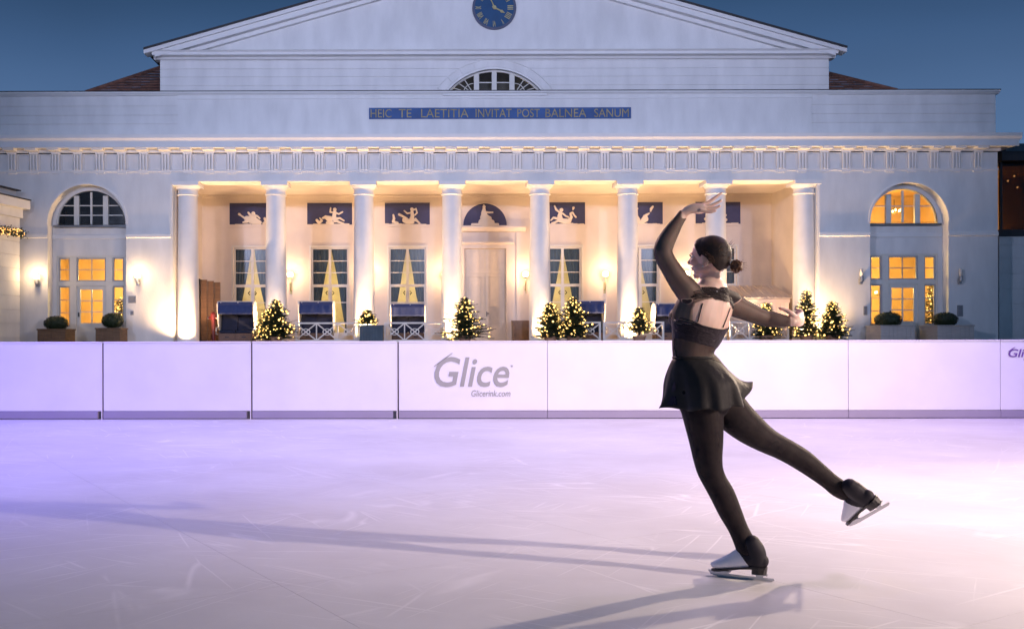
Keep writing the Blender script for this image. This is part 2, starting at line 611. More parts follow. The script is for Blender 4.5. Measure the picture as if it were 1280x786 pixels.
# ------------------------------------------------------------------ text
def text_mesh(s, size, mat_, cx, y, z, fit=None, shear=0.0, bold=0.0, depth=0.008, left=None, xs=1.0):
    cu = bpy.data.curves.new('txt', 'FONT')
    cu.body = s
    cu.size = size
    cu.shear = shear
    cu.offset = bold
    cu.extrude = depth / 2
    cu.resolution_u = 4
    to = bpy.data.objects.new('txt', cu)
    COL.objects.link(to)
    bpy.context.view_layer.update()
    me = bpy.data.meshes.new_from_object(to)
    bpy.data.objects.remove(to)
    x0 = min(v.co.x for v in me.vertices)
    x1 = max(v.co.x for v in me.vertices)
    y0 = min(v.co.y for v in me.vertices)
    y1 = max(v.co.y for v in me.vertices)
    k = xs
    if fit:
        k = fit[0] / (x1 - x0)
        ky = fit[1] / (y1 - y0) if fit[1] else k
    else:
        ky = 1.0
    m = MB()
    if left is not None:
        ox = left - x0 * k
    else:
        ox = cx - (x0 + x1) / 2 * k
    m.add([(ox + v.co.x * k, y - v.co.z, z + (v.co.y - y0) * ky) for v in me.vertices], [tuple(p.vertices) for p in me.polygons])
    bpy.data.meshes.remove(me)
    return m

# ------------------------------------------------------------------ rink barrier
BAR = thing('rink_barrier', (0, bar_y(0), 0), 'low white rink barrier with grey kick strip and lettering, running behind the skater', 'barrier')
joints = [-430, -244, -58, 128, 314, 497, 684, 872, 1060, 1250, 1440, 1630]
def bsx(px):
    # px -> world x on the barrier line
    k = (px - 530) / F
    a = (BY1 - BY0) / (BX1 - BX0)
    return k * (BY0 - a * BX0) / (1 - k * a)
yaw = math.atan2(BY1 - BY0, BX1 - BX0)
def on_bar(m):
    c, s = math.cos(yaw), math.sin(yaw)
    # points were built along x at y=0 with x measured as world x: shear them on to the line
    m.v = [(x, bar_y(x) + y, z) for x, y, z in m.v]
    return m
for i in range(len(joints) - 1):
    px0, px1 = joints[i], joints[i + 1]
    a, b = bsx(px0), bsx(px1)
    wide = px0 < 500
    g0 = 0.016 if px0 <= 500 else 0.003
    g1 = 0.016 if px1 <= 500 else 0.003
    p = on_bar(MB().box(a + g0, b - g1, 0.0, 0.10, 0.115, 1.085)).build('panel', M['barrier'], BAR, bevel=0.004)
    kx1 = b - g1 - (0.05 if px1 <= 500 else 0)
    on_bar(MB().box(a + g0, kx1, -0.014, 0.08, 0.012, 0.112)).build('kick_strip', M['kick'], p)
    on_bar(MB().box(a + g0, b - g1, -0.012, 0.115, 1.0865, 1.106)).build('cap_rail', M['cap'], p, bevel=0.004)
    if px1 <= 500:
        on_bar(MB().box(b - 0.0155, b - 0.004, -0.004, 0.10, 0.0, 1.09)).build('joint_post', M['cap'], BAR)
        on_bar(MB().box(b - 0.0035, b + 0.0085, 0.012, 0.09, 0.0, 1.085)).build('joint_gasket', M['gap'], BAR)
    if px0 in (497, 1250):
        s = 88.4
        dx = 0 if px0 == 497 else (1260 - 543)
        lm = M['logogrey'] if px0 == 497 else M['logoviolet']
        # the big word, its slanted stripes, the small address
        if px0 == 497:
            L0, wd, ht, zb = bsx(543), 94 / s, 39 / s, EYE + (424 - 484) / s
        else:
            L0, wd, ht, zb = bsx(1260), 35 / s, 10.5 / s, EYE + (424 - 448) / s
        q = wd / (94 / s)
        t = text_mesh('Glice', 0.5, lm, 0, -0.004, zb, fit=(wd, ht * 0.97), shear=0.22, bold=0.005, depth=0.006, left=L0)
        on_bar(t).build('lettering', lm, p)
        st = MB()
        for k in range(3):
            x0 = L0 + (0.035 + 0.045 * k) * q - 0.05 * q
            z0 = zb + ht * (0.66 + 0.07 * k)
            dxs, dzs = 0.17 * q, 0.13 * q
            wv = 0.016 * q
            st.prism([(x0, z0), (x0 + wv, z0), (x0 + dxs + wv, z0 + dzs), (x0 + dxs, z0 + dzs)], -0.010, -0.0005)
        on_bar(st).build('logo_stripes', lm, p)
        if px0 == 497:
            t = text_mesh('Glicerink.com', 0.12, lm, 0, -0.004, EYE + (424 - 496) / s, fit=(49 / s, 8.0 / s), shear=0.2, depth=0.006, left=bsx(589))
            on_bar(t).build('lettering', lm, p)
            t = text_mesh('®', 0.03, lm, 0, -0.004, EYE + (424 - 459) / s, fit=(2.4 / s, 2.4 / s), depth=0.006, left=bsx(638.5))
            on_bar(t).build('lettering', lm, p)
        else:
            t = text_mesh('Glicerink.com', 0.06, lm, 0, -0.004, EYE + (424 - 452) / s, fit=(21 / s, 2.6 / s), shear=0.2, depth=0.006, left=bsx(1279))
            on_bar(t).build('lettering', lm, p)

# ------------------------------------------------------------------ the building
B = thing('theatre_building', (XC, BF, 0), 'long white neoclassical hall with eight columns, arched wings and a wide pediment', 'building')
HW = 17.45
wingx = {-1: wx(109), 1: wx(1136.5)}
RW = 1.36                                    # half width of the arched recess
ZS = wz(279)                                 # springing of the arches
ZT = wz(226.5)                               # underside of the architrave
DR = 0.43                                    # depth of the arched recess
OPN = 11.25
for s in (-1, 1):
    xa, xb = (XC - HW, XC - OPN) if s < 0 else (XC + OPN, XC + HW)
    c = wingx[s]
    out = [(xa, 0.0), (c - RW, 0.0), (c - RW, ZS)] + arc(c, ZS, RW, PI, 0, 28)[1:-1] + [(c + RW, ZS), (c + RW, 0.0), (xb, 0.0), (xb, ZT), (xa, ZT)]
    MB().prism(out, BF, BF + DR).build('wall', M['plaster'], B)
    # archivolt: a slim raised moulding
    ring = arc(c, ZS, RW + 0.07, PI, 0, 28) + arc(c, ZS, RW + 0.002, 0, PI, 28)
    MB().prism(ring, BF - 0.035, BF - 0.001).build('archivolt', M['trim'], B)
    # back of the recess with openings for the fan window and the door group
    xo = c - RW - 0.2, c + RW + 0.2
    wt = 1.14
    dk = (F / (BF + DR))
    fan = arc(c, wz(281, dk), 1.22, PI, 0, 24)
    dz0, dz1 = FL, wz(319, dk)
    wall = [[(xo[0], 0), (xo[1], 0), (xo[1], ZT), (xo[0], ZT)], fan, rect(c - 1.22, c + 1.22, dz0, dz1)]
    MB().prism(wall, BF + DR + 0.001, BF + DR + 0.20).build('recess_wall', M['plaster'], B)
    # side walls of the wing: outer flank and portico cheek
    MB().box(xa + 0.001, xa + 0.4, BF + DR + 0.001, BK + 6, 0, ZT).build('wall', M['plaster'], B) if s < 0 else MB().box(xb - 0.4, xb - 0.001, BF + DR + 0.001, BK + 6, 0, ZT).build('wall', M['plaster'], B)
    ci = XC + s * (OPN - 0.1)
    MB().box(min(ci, ci + s * 0.4), max(ci, ci + s * 0.4), BF + DR + 0.002, BK + 0.2, 0, ZT + 0.2).build('portico_side_wall', M['inner'], B)
    # string course, broken by the recess, and again on the recess back wall
    for (p, q_, y_, d_) in ((xa, c - RW, BF, 0.05), (c + RW, xb, BF, 0.05), (c - RW, c + RW, BF + DR, 0.03)):
        MB().extr([(y_ - 0.002, wz(297)), (y_ - d_, wz(296)), (y_ - d_, wz(292.5)), (y_ - d_ * 0.5, wz(291)), (y_ - 0.002, wz(291))], p + 0.001, q_ - 0.001).build('string_course', M['trim'], B)

# ---- windows of the wings
def muntin_window(parent, x0, x1, z0, z1, y, cols, rows, fw=0.05, mw=0.028, name='window', fm=None, gm=None):
    fm = fm or M['frame']
    f = MB().prism([rect(x0, x1, z0, z1), rect(x0 + fw, x1 - fw, z0 + fw, z1 - fw)], y, y + 0.07).build(name, fm, parent)
    m = MB()
    for i in range(1, cols):
        xx = x0 + fw + (x1 - x0 - 2 * fw) * i / cols
        m.box(xx - mw / 2, xx + mw / 2, y + 0.008, y + 0.055, z0 + fw, z1 - fw)
    for j in range(1, rows):
        zz = z0 + fw + (z1 - z0 - 2 * fw) * j / rows
        m.box(x0 + fw, x1 - fw, y + 0.011, y + 0.052, zz - mw / 2, zz + mw / 2)
    if cols > 1 or rows > 1:
        m.build('glazing_bars', fm, f)
    MB().box(x0 + fw, x1 - fw, y + 0.028, y + 0.034, z0 + fw, z1 - fw).build('pane', gm or M['glass'], f)
    return f

for s in (-1, 1):
    c = wingx[s]
    dk = F / (BF + DR)
    y = BF + DR + 0.03
    zb = wz(281, dk)
    # fan window
    R = 1.22
    fr = MB()
    fr.prism([arc(c, zb, R, PI, 0, 24), arc(c, zb + 0.06, R - 0.06, PI, 0, 24)], y, y + 0.09)
    fw_ = fr.build('fan_window', M['frame'], B)
    for xx in (-0.51, 0.51):
        MB().box(c + xx - 0.09, c + xx + 0.09, y - 0.02, y + 0.10, zb + 0.02, zb + math.sqrt(R * R - 0.6 ** 2) - 0.02).build('mullion', M['frame'], fw_)
    m = MB()
    m.box(c - 0.035, c + 0.035, y + 0.005, y + 0.075, zb + 0.04, zb + R - 0.05)
    rows = (0.36, 0.70) if s < 0 else (0.62,)
    for zz in rows:
        hw = math.sqrt(R * R - zz * zz) - 0.04
        for (p, q_) in ((-hw, -0.60), (-0.42, -0.035), (0.035, 0.42), (0.60, hw)):
            if q_ > p:
                m.box(c + p, c + q_, y + 0.012, y + 0.06, zb + zz - 0.018, zb + zz + 0.018)
    m.build('glazing_bars', M['frame'], fw_)
    MB().prism(arc(c, zb + 0.03, R - 0.03, PI, 0, 24), y + 0.035, y + 0.041).build('pane', M['glass'], fw_)
    MB().box(c - R - 0.06, c + R + 0.06, BF + DR - 0.14, BF + DR, zb - 0.075, zb - 0.002).build('window_sill', M['zinc'], B)
    # door group
    z1 = wz(319, dk)
    zt0, zt1 = wz(351, dk), wz(356.5, dk)
    x0, x1 = c - 1.22, c + 1.22
    MB().box(x0, x0 + 0.07, y, y + 0.13, FL, z1).box(x1 - 0.07, x1, y, y + 0.13, FL, z1).box(x0 + 0.07, x1 - 0.07, y, y + 0.13, z1 - 0.06, z1).box(x0 + 0.07, x1 - 0.07, y - 0.02, y + 0.13, zt1, zt0).build('door_surround', M['frame'], B)
    for xx in (-0.63, 0.63):
        MB().box(c + xx - 0.11, c + xx + 0.11, y - 0.03, y + 0.12, FL, zt1 - 0.001).box(c + xx - 0.11, c + xx + 0.11, y - 0.03, y + 0.12, zt0 + 0.001, z1 - 0.061).build('mullion', M['frame'], B)
    for (p, q_, cc) in ((-1.15, -0.74, 1), (-0.52, 0.52, 2), (0.74, 1.15, 1)):
        muntin_window(B, c + p, c + q_, zt0 + 0.001, z1 - 0.062, y + 0.02, cc, 2, fm=M['greyframe'])
        if cc == 1:
            muntin_window(B, c + p, c + q_, FL + 0.65, zt1 - 0.001, y + 0.02, 1, 3, fm=M['greyframe'])
            MB().box(c + p, c + q_, y + 0.03, y + 0.09, FL, FL + 0.648).build('door_panel', M['frame'], B)
        else:
            d = MB().prism([rect(c + p, c + q_, FL + 0.01, zt1 - 0.003), rect(c + p + 0.13, c + q_ - 0.13, FL + 0.78, zt1 - 0.13)], y + 0.02, y + 0.08).build('glazed_door', M['frame'], B)
            m = MB().box(c - 0.022, c + 0.022, y + 0.03, y + 0.07, FL + 0.78, zt1 - 0.13)
            for j in (1, 2):
                zz = FL + 0.78 + (zt1 - 0.13 - FL - 0.78) * j / 3
                m.box(c + p + 0.13, c + q_ - 0.13, y + 0.033, y + 0.067, zz - 0.016, zz + 0.016)
            m.build('glazing_bars', M['frame'], d)
            MB().box(c + p + 0.13, c + q_ - 0.13, y + 0.045, y + 0.05, FL + 0.78, zt1 - 0.13).build('pane', M['glass'], d)
            MB().box(c + p + 0.15, c + q_ - 0.15, y + 0.008, y + 0.02, FL + 0.15, FL + 0.62).build('door_panel', M['frame'], d)
            MB().box(c - 0.46, c - 0.43, y - 0.03, y + 0.02, FL + 1.0, FL + 1.15).build('handle', M['metal'], d)
    # rooms behind
    ry0, ry1 = y + 0.18, y + 3.6
    zm = (zb + z1) / 2
    def room(z0_, z1_, m_, nm):
        r = MB()
        a, b_ = c - 2.2, c + 2.2
        r.box(a, b_, ry1, ry1 + 0.1, z0_, z1_).box(a - 0.1, a - 0.001, ry0, ry1, z0_, z1_).box(b_ + 0.001, b_ + 0.1, ry0, ry1, z0_, z1_).box(a - 0.1, b_ + 0.1, ry0, ry1 + 0.1, z1_ + 0.001, z1_ + 0.1).box(a - 0.1, b_ + 0.1, ry0, ry1 + 0.1, z0_ - 0.1, z0_ - 0.001)
        return r.build(nm, m_, B)
    room(FL, zm - 0.06, M['roomwall'], 'lower_room')
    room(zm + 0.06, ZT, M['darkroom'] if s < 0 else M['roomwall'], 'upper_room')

def point(name, loc, watts, color, radius=0.08, parent=None):
    l = bpy.data.lights.new(name, 'POINT')
    l.energy = watts
    l.color = color
    l.shadow_soft_size = radius
    o = bpy.data.objects.new(name, l)
    COL.objects.link(o)
    if parent is not None:
        o.parent = parent
        o.location = Vector(loc) - org(parent)
    else:
        o.location = loc
    return o
point('room_lamp_light', (wingx[-1] + 0.3, BF + 2.0, 3.1), 250, (1.0, 0.66, 0.20), 0.3, B)
point('room_lamp_light', (wingx[1] - 0.2, BF + 2.2, 3.1), 250, (1.0, 0.66, 0.20), 0.3, B)
point('room_lamp_light', (wingx[1] - 0.2, BF + 2.2, 5.5), 150, (1.0, 0.62, 0.18), 0.3, B)

# chandeliers seen through the right wing's windows
def chandelier(x, y, z, label):
    t = thing('chandelier', (x, y, z), label, 'chandelier', 'chandeliers inside the right wing')
    MB().tube([(x, y, z), (x, y, z + 0.45)], 0.012, 6).build('rod', M['metal'], t)
    for k in range(6):
        a = k * PI / 3 + 0.3
        px, py = x + 0.22 * math.cos(a), y + 0.22 * math.sin(a)
        MB().tube([(x, y, z), ((x + px) / 2, (y + py) / 2, z - 0.06), (px, py, z)], 0.008, 6).build('arm', M['gold'], t)
        MB().ball((px, py, z + 0.05), (0.035, 0.035, 0.055), 8, 6).build('bulb', M['bulb'], t)
chandelier(wingx[1] + 0.28, BF + 1.7, 5.72, 'small lit chandelier behind the arched fan window of the right wing')
chandelier(wingx[1] - 0.18, BF + 1.7, 2.75, 'small lit chandelier seen through the glazed door of the right wing')

# ---- portico
ZC = 6.79
MB().box(XC - OPN + 0.1, XC + OPN - 0.1, BF + 0.851, BK + 0.1, ZC, ZC + 0.15).build('portico_ceiling', M['inner'], B)
MB().box(XC - OPN + 0.11, XC + OPN - 0.11, BK - 0.10, BK - 0.001, ZC - 0.09, ZC - 0.002).build('ceiling_cornice', M['inner'], B)
XI = wx(606.5, F / BK)
IK = F / BK
BAYI = 97.0 / IK
wh = 0.735
wtop = wz(309, IK)
holes = [rect(XI + k * BAYI - wh, XI + k * BAYI + wh, FL, wtop) for k in (-3, -2, -1, 1, 2, 3)]
dtop = wz(311, IK)
holes.append(rect(XI - 0.82, XI + 0.82, FL, dtop))
outl = rect(XC - OPN, XC + OPN, FL - 0.5, ZC + 0.1)
MB().prism([outl] + holes, BK, BK + 0.28).build('portico_back_wall', M['inner'], B)
# shallow piers between the bays of the back wall
for k in (-3.5, -2.5, -1.5, 1.5, 2.5, 3.5):
    pass

def french_window(cx, v=0.0):
    x0, x1 = cx - wh, cx + wh
    zt = wz(357, IK)
    y = BK + 0.06
    f = MB().prism([rect(x0 - 0.07, x1 + 0.07, FL, wtop + 0.08), rect(x0, x1, FL + 0.02, wtop - 0.001)], BK - 0.04, BK - 0.001)
    f.prism([rect(x0 + 0.001, x1 - 0.001, FL + 0.01, wtop - 0.002), rect(x0 + 0.07, cx - 0.05, zt + 0.06, wtop - 0.07), rect(cx + 0.05, x1 - 0.07, zt + 0.06, wtop - 0.07),
             rect(x0 + 0.09, cx - 0.07, FL + 0.45, zt - 0.05), rect(cx + 0.07, x1 - 0.09, FL + 0.45, zt - 0.05)], y, y + 0.08)
    f = f.build('french_window', M['frame'], B)
    m = MB()
    for (a, b) in ((x0 + 0.07, cx - 0.05), (cx + 0.05, x1 - 0.07)):
        for j in (1, 2):
            zz = zt + 0.06 + (wtop - 0.07 - zt - 0.06) * j / 3
            m.box(a, b, y + 0.02, y + 0.06, zz - 0.017, zz + 0.017)
        for zz in (zt - 0.65,):
            m.box(a + 0.02, b - 0.02, y + 0.02, y + 0.06, zz - 0.017, zz + 0.017)
    m.build('glazing_bars', M['frame'], f)
    MB().box(x0 + 0.06, x1 - 0.06, y + 0.04, y + 0.045, FL + 0.44, wtop - 0.06).build('pane', M['glass'], f)
    for sx in (-1, 1):
        MB().tube([(cx + sx * 0.10, y - 0.03, zt - 0.35), (cx + sx * 0.16, y - 0.05, zt - 0.28), (cx + sx * 0.10, y - 0.03, zt - 0.21)], 0.022, 6).build('handle', M['metal'], f)
    # drapes drawn back to the sides
    for sx in (-1, 1):
        vs, fs = [], []
        nu, nv = 26, 16
        for j in range(nv + 1):
            t = j / nv
            z = wtop - 0.02 - t * (wtop - FL - 0.05)
            # inner edge swings out from the middle to the jamb
            inner = 0.03 + (min(1.0, t * 1.25) ** (1.05 + 0.25 * v * sx)) * (0.54 + 0.03 * v) + 0.012 * math.sin(t * 9 + v * 3)
            if t > 0.8:
                inner = 0.575 - (t - 0.8) * 0.35
            for i in range(nu + 1):
                u = i / nu
                xx = inner + (wh + 0.02 - inner) * u
                vs.append((cx + sx * xx, y + 0.20 + 0.035 * math.sin(u * 30 + sx) * (0.5 + 0.5 * t), z))
        for j in range(nv):
            for i in range(nu):
                a = j * (nu + 1) + i
                fs.append((a, a + 1, a + nu + 2, a + nu + 1))
        c = MB().add(vs, fs).build('curtain', M['curtain'], f, smooth=True)
    return f
for k, v in ((-3, 0.6), (-2, -0.5), (-1, 0.1), (1, -0.9), (2, 0.9), (3, -0.2)):
    french_window(XI + k * BAYI, v)
# room behind the french windows, with a candle-lit cream back wall
r = MB()
xa, xb = XI - 3 * BAYI - 2, XI + 3 * BAYI + 2
ry0, ry1 = BK + 0.30, BK + 3.2
r.box(xa, xb, ry1, ry1 + 0.1, FL, 5.4).box(xa - 0.1, xa - 0.001, ry0, ry1, FL, 5.4).box(xb + 0.001, xb + 0.1, ry0, ry1, FL, 5.4).box(xa, xb, ry0, ry1, 5.401, 5.5).box(xa, xb, ry0, ry1, FL - 0.1, FL - 0.001)
r.build('hall_room', mat('pale_yellow_room', (0.85, 0.76, 0.50), 0.9, var=0.15), B)
for k in (-3, -2, -1, 1, 2, 3):
    point('hall_lamp_light', (XI + k * BAYI, BK + 1.9, 3.2), 58 if k < 3 else 16, (1.0, 0.72, 0.34), 0.25, B)

# central door with its surround and hood
y = BK
dpx = 1 / IK
d = MB().prism([rect(XI - 1.02, XI + 1.02, FL, dtop + 0.2), rect(XI - 0.82, XI + 0.82, FL - 0.001, dtop - 0.001)], y - 0.08, y - 0.001).build('door_frame', M['inner'], B)
MB().extr([(y - 0.001, wz(306, IK)), (y - 0.14, wz(306, IK)), (y - 0.20, wz(304.5, IK)), (y - 0.20, wz(303, IK)), (y - 0.001, wz(303, IK))], XI - 1.12, XI + 1.12).build('door_lintel', M['inner'], B)
for sx in (-1, 1):
    MB().box(XI + sx * 1.40 - 0.18, XI + sx * 1.40 + 0.18, y - 0.06, y - 0.002, FL, wz(290, IK)).build('door_pilaster', M['inner'], B)
MB().extr([(y - 0.001, wz(290, IK)), (y - 0.18, wz(290, IK)), (y - 0.34, wz(286, IK)), (y - 0.34, wz(284, IK)), (y - 0.001, wz(283, IK))], XI - 1.58, XI + 1.58).build('door_hood', M['inner'], B)
zt = wz(340.5, IK)
MB().box(XI - 0.82, XI + 0.82, y + 0.06, y + 0.14, zt - 0.03, zt + 0.03).build('transom', M['door'], B)
for sx in (-1, 1):
    def dx(a, b):
        p, q = XI + sx * a, XI + sx * b
        return (min(p, q), max(p, q))
    lf = MB().box(*dx(0.006, 0.818), y + 0.09, y + 0.14, FL + 0.01, zt - 0.032).build('door_leaf', M['door'], B)
    for (z0, z1) in ((FL + 0.12, FL + 0.85), (FL + 0.95, FL + 1.10), (FL + 1.20, FL + 1.34), (FL + 1.44, zt - 0.14)):
        a0, a1 = dx(0.11, 0.71)
        MB().prism([rect(a0, a1, z0, z1), rect(a0 + 0.035, a1 - 0.035, z0 + 0.035, z1 - 0.035)], y + 0.045, y + 0.089).box(a0 + 0.06, a1 - 0.06, y + 0.07, y + 0.089, z0 + 0.055, z1 - 0.055).build('door_panel', M['door'], lf)
    up = MB().box(*dx(0.006, 0.818), y + 0.09, y + 0.14, zt + 0.032, dtop - 0.002).build('transom_leaf', M['door'], B)
    a0, a1 = dx(0.11, 0.71)
    MB().prism([rect(a0, a1, zt + 0.12, dtop - 0.10), rect(a0 + 0.035, a1 - 0.035, zt + 0.155, dtop - 0.135)], y + 0.065, y + 0.089).build('door_panel', M['door'], up)
    if sx > 0:
        MB().box(XI + 0.05, XI + 0.075, y + 0.03, y + 0.085, FL + 1.08, FL + 1.26).box(XI + 0.05, XI + 0.16, y + 0.02, y + 0.045, FL + 1.17, FL + 1.20).build('handle', M['metal'], lf)

# relief panels over the windows
def capsule(m, a, b, r0, r1, y0, n=10):
    """a flat rounded limb in the xz plane, relief 3 cm high with soft edge"""
    ax, az = a
    bx_, bz = b
    L = math.hypot(bx_ - ax, bz - az)
    t = math.atan2(bz - az, bx_ - ax) if L > 1e-6 else 0
    pts = [(bx_ + r1 * math.cos(t - PI / 2 + PI * i / n), bz + r1 * math.sin(t - PI / 2 + PI * i / n)) for i in range(n + 1)]
    pts += [(ax + r0 * math.cos(t + PI / 2 + PI * i / n), az + r0 * math.sin(t + PI / 2 + PI * i / n)) for i in range(n + 1)]
    d = random.uniform(0.0, 0.012)
    inner = [((p[0] - (ax + bx_) / 2) * 0.72 + (ax + bx_) / 2, (p[1] - (az + bz) / 2) * 0.72 + (az + bz) / 2) for p in pts]
    k = len(pts)
    vs = [(p[0], y0, p[1]) for p in pts] + [(p[0], y0 - 0.025 - d, p[1]) for p in pts] + [(p[0], y0 - 0.05 - d, p[1]) for p in inner]
    fs = []
    for o_ in (0, k):
        fs += [(o_ + i, o_ + (i + 1) % k, o_ + k + (i + 1) % k, o_ + k + i) for i in range(k)]
    fs.append(tuple(2 * k + i for i in range(k)))
    m.add(vs, fs)

# each figure: polylines of (x, z, radius) in panel units (1.75 x 0.89 m, origin at the lower centre)
FIG = {
    -3: [[(-.50, .42, .05), (-.42, .36, .03), (-.30, .28, .04), (-.10, .22, .10)], [(-.2, .25, .11), (.05, .18, .16), (.30, .10, .08)], [(.05, .45, .075)], [(-.14, .48, .04), (-.04, .36, .05), (.06, .25, .12)],
         [(.10, .38, .05), (.22, .34, .035), (.30, .26, .03)], [(.5, .25, .05), (.55, .12, .05), (.45, .06, .05)], [(-.35, .10, .03), (-.2, .14, .06)]],
    -2: [[(.2, .60, .07)], [(.2, .50, .07), (.17, .32, .08), (.22, .18, .09)], [(.15, .48, .035), (.02, .50, .03), (.04, .66, .025)], [(.26, .46, .035), (.36, .42, .03), (.50, .50, .03)],
         [(.22, .18, .06), (.38, .10, .045), (.55, .04, .035)], [(.24, .24, .05), (.40, .26, .04), (.56, .16, .03)], [(0.0, .22, .13), (-.15, .30, .07), (-.28, .26, .03)], [(-.5, .18, .05), (-.42, .08, .06), (-.3, .16, .04), (-.38, .26, .025)], [(-.1, .08, .05), (.1, .07, .07)]],
    -1: [[(.18, .60, .07)], [(.18, .50, .06), (.20, .34, .075), (.16, .20, .09)], [(.22, .56, .03), (.34, .62, .03), (.38, .46, .03), (.30, .38, .03)], [(.12, .46, .03), (0, .44, .03), (-.12, .54, .025)],
         [(-.32, .40, .05), (-.2, .34, .04), (-.06, .26, .04)], [(-.08, .18, .12), (.04, .12, .10), (.2, .10, .07)], [(.2, .2, .06), (.36, .16, .04), (.48, .05, .035)], [(-.55, .38, .035), (-.52, .24, .05), (-.56, .12, .05), (-.40, .06, .06)], [(.32, .24, .03), (.42, .12, .03)]],
    1: [[(-.05, .56, .075)], [(-.08, .48, .06), (-.12, .32, .09), (-.10, .20, .11)], [(-.12, .46, .03), (-.26, .58, .04), (-.32, .72, .025)], [(0, .42, .035), (.12, .32, .03), (.22, .28, .03)], [(-.1, .16, .09), (.08, .12, .10), (.24, .12, .09), (.34, .28, .05), (.30, .42, .035), (.38, .46, .035), (.46, .34, .03), (.52, .28, .03)],
        [(.40, .56, .015), (.42, .64, .05)], [(-.16, .14, .05), (-.30, .08, .04), (-.42, .05, .03)], [(-.2, .22, .05), (-.36, .26, .04), (-.46, .16, .03)], [(-.12, .20, .10)]],
    2: [[(-.16, .60, .07)], [(-.16, .50, .06), (-.18, .30, .09), (-.1, .16, .10)], [(-.24, .48, .03), (-.38, .44, .03), (-.46, .56, .025)], [(-.08, .10, .07), (.04, .08, .07), (.18, .20, .13)], [(.18, .30, .08), (.24, .36, .05), (.34, .42, .03)], [(.40, .50, .025), (.42, .60, .05), (.48, .68, .04)], [(-.2, .14, .05), (-.38, .08, .04), (-.5, .04, .03)]],
    3: [[(-.1, .55, .07)], [(-.1, .45, .06), (-.14, .26, .09), (-.1, .14, .1)], [(.0, .40, .03), (.16, .42, .03), (.30, .34, .04)], [(-.1, .12, .08), (.1, .1, .08), (.3, .16, .06)], [(-.2, .14, .05), (-.38, .10, .04), (-.5, .2, .05)]],
}
def relief(k):
    cx = XI + k * BAYI
    z0, z1 = wz(281, IK), wz(253.5, IK)
    hw = 0.88
    p = MB().box(cx - hw, cx + hw, BK - 0.012, BK - 0.001, z0, z1).build('relief_panel', M['blue'], B)
    MB().box(cx - hw - 0.03, cx + hw + 0.03, BK - 0.06, BK - 0.002, z0 - 0.085, z0 - 0.001).build('ledge', M['inner'], p)
    MB().prism([rect(cx - hw - 0.03, cx + hw + 0.03, z0, z1 + 0.03), rect(cx - hw, cx + hw, z0 + 0.001, z1)], BK - 0.03, BK - 0.0015).build('panel_frame', M['inner'], p)
    m = MB()
    for line in FIG[k]:
        if len(line) == 1:
            x, z, r = line[0]
            capsule(m, (cx + x, z0 + z), (cx + x + 0.001, z0 + z), r, r, BK - 0.013)
        for a, b in zip(line[:-1], line[1:]):
            capsule(m, (cx + a[0], z0 + a[1]), (cx + b[0], z0 + b[1]), a[2], b[2], BK - 0.013)
    # rocky base line of the relief
    xx = cx - hw
    while xx < cx + hw - 0.14:
        w = random.uniform(0.10, 0.24)
        m.box(xx, min(xx + w, cx + hw), BK - 0.045, BK - 0.013, z0, z0 + random.uniform(0.015, 0.05))
        xx += w
    kind(m.build('relief_figures', M['relief'], p), 'stuff')
for k in FIG:
    relief(k)
# half-round relief over the door
z0 = wz(282, IK)
p = MB().prism(arc(XI, z0, 0.85, PI, 0, 24), BK - 0.012, BK - 0.001).build('half_round_relief', M['blue'], B)
MB().prism(arc(XI, z0, 0.90, PI, 0, 24) + arc(XI, z0, 0.852, 0, PI, 24), BK - 0.04, BK - 0.0015).build('panel_frame', M['inner'], p)
m = MB()
for line in ([(-.04, .72, .06)], [(-.04, .64, .06), (-.05, .48, .10), (-.02, .34, .15)], [(0, .52, .04), (.12, .50, .035), (.30, .50, .028)], [(-.02, .30, .17), (.16, .26, .10)], [(-.08, .10, .18), (.18, .10, .16)], [(.28, .12, .09), (.30, .06, .08)], [(-.5, .03, .05), (.5, .03, .05)], [(-.05, .78, .03)]):
    if len(line) == 1:
        x, z, r_ = line[0]
        capsule(m, (XI + x, z0 + z), (XI + x + 0.001, z0 + z), r_, r_, BK - 0.013)
    for a, b in zip(line[:-1], line[1:]):
        capsule(m, (XI + a[0], z0 + a[1]), (XI + b[0], z0 + b[1]), a[2], b[2], BK - 0.013)
kind(m.build('relief_figures', M['relief'], p), 'stuff')

# ---- columns
CYX = BF + 0.42
cols = [2.53 + s * (1.544 + 3.089 * k) for k in range(4) for s in (-1, 1)]
cols.sort()
zt = ZT
def column(x):
    prof = []
    for i in range(17):
        t = i / 16
        r = 0.385 - 0.045 * t - 0.012 * (t - 0.35) ** 2
        prof.append((r, FL + 0.12 + t * (zt - 0.46 - FL - 0.12)))
    c = MB().lathe(x, CYX, [(0.43, FL), (0.43, FL + 0.08), (0.40, FL + 0.12)] + prof, 40).build('column', M['column'], B, auto=35)
    zz = zt - 0.46
    ca_ = MB().lathe(x, CYX, [(0.34, zz + 0.001), (0.375, zz + 0.02), (0.375, zz + 0.055), (0.345, zz + 0.075), (0.345, zz + 0.20), (0.40, zz + 0.26), (0.45, zz + 0.325)], 40).build('capital', M['trim'], c, auto=35)
    MB().box(x - 0.46, x + 0.46, CYX - 0.46, CYX + 0.46, zz + 0.326, zt - 0.002).build('abacus', M['trim'], c, bevel=0.006)
    return c
c0 = column(cols[0])
for x in cols[1:]:
    share(c0, B, dx=x - cols[0])
# pilaster responds on the cheeks beside the end columns
for s in (-1, 1):
    a = XC + s * OPN
    MB().box(min(a, a - s * 0.05), max(a, a - s * 0.05), BF + 0.03, BF + 0.82, FL, ZT - 0.001).build('respond', M['plaster'], B)

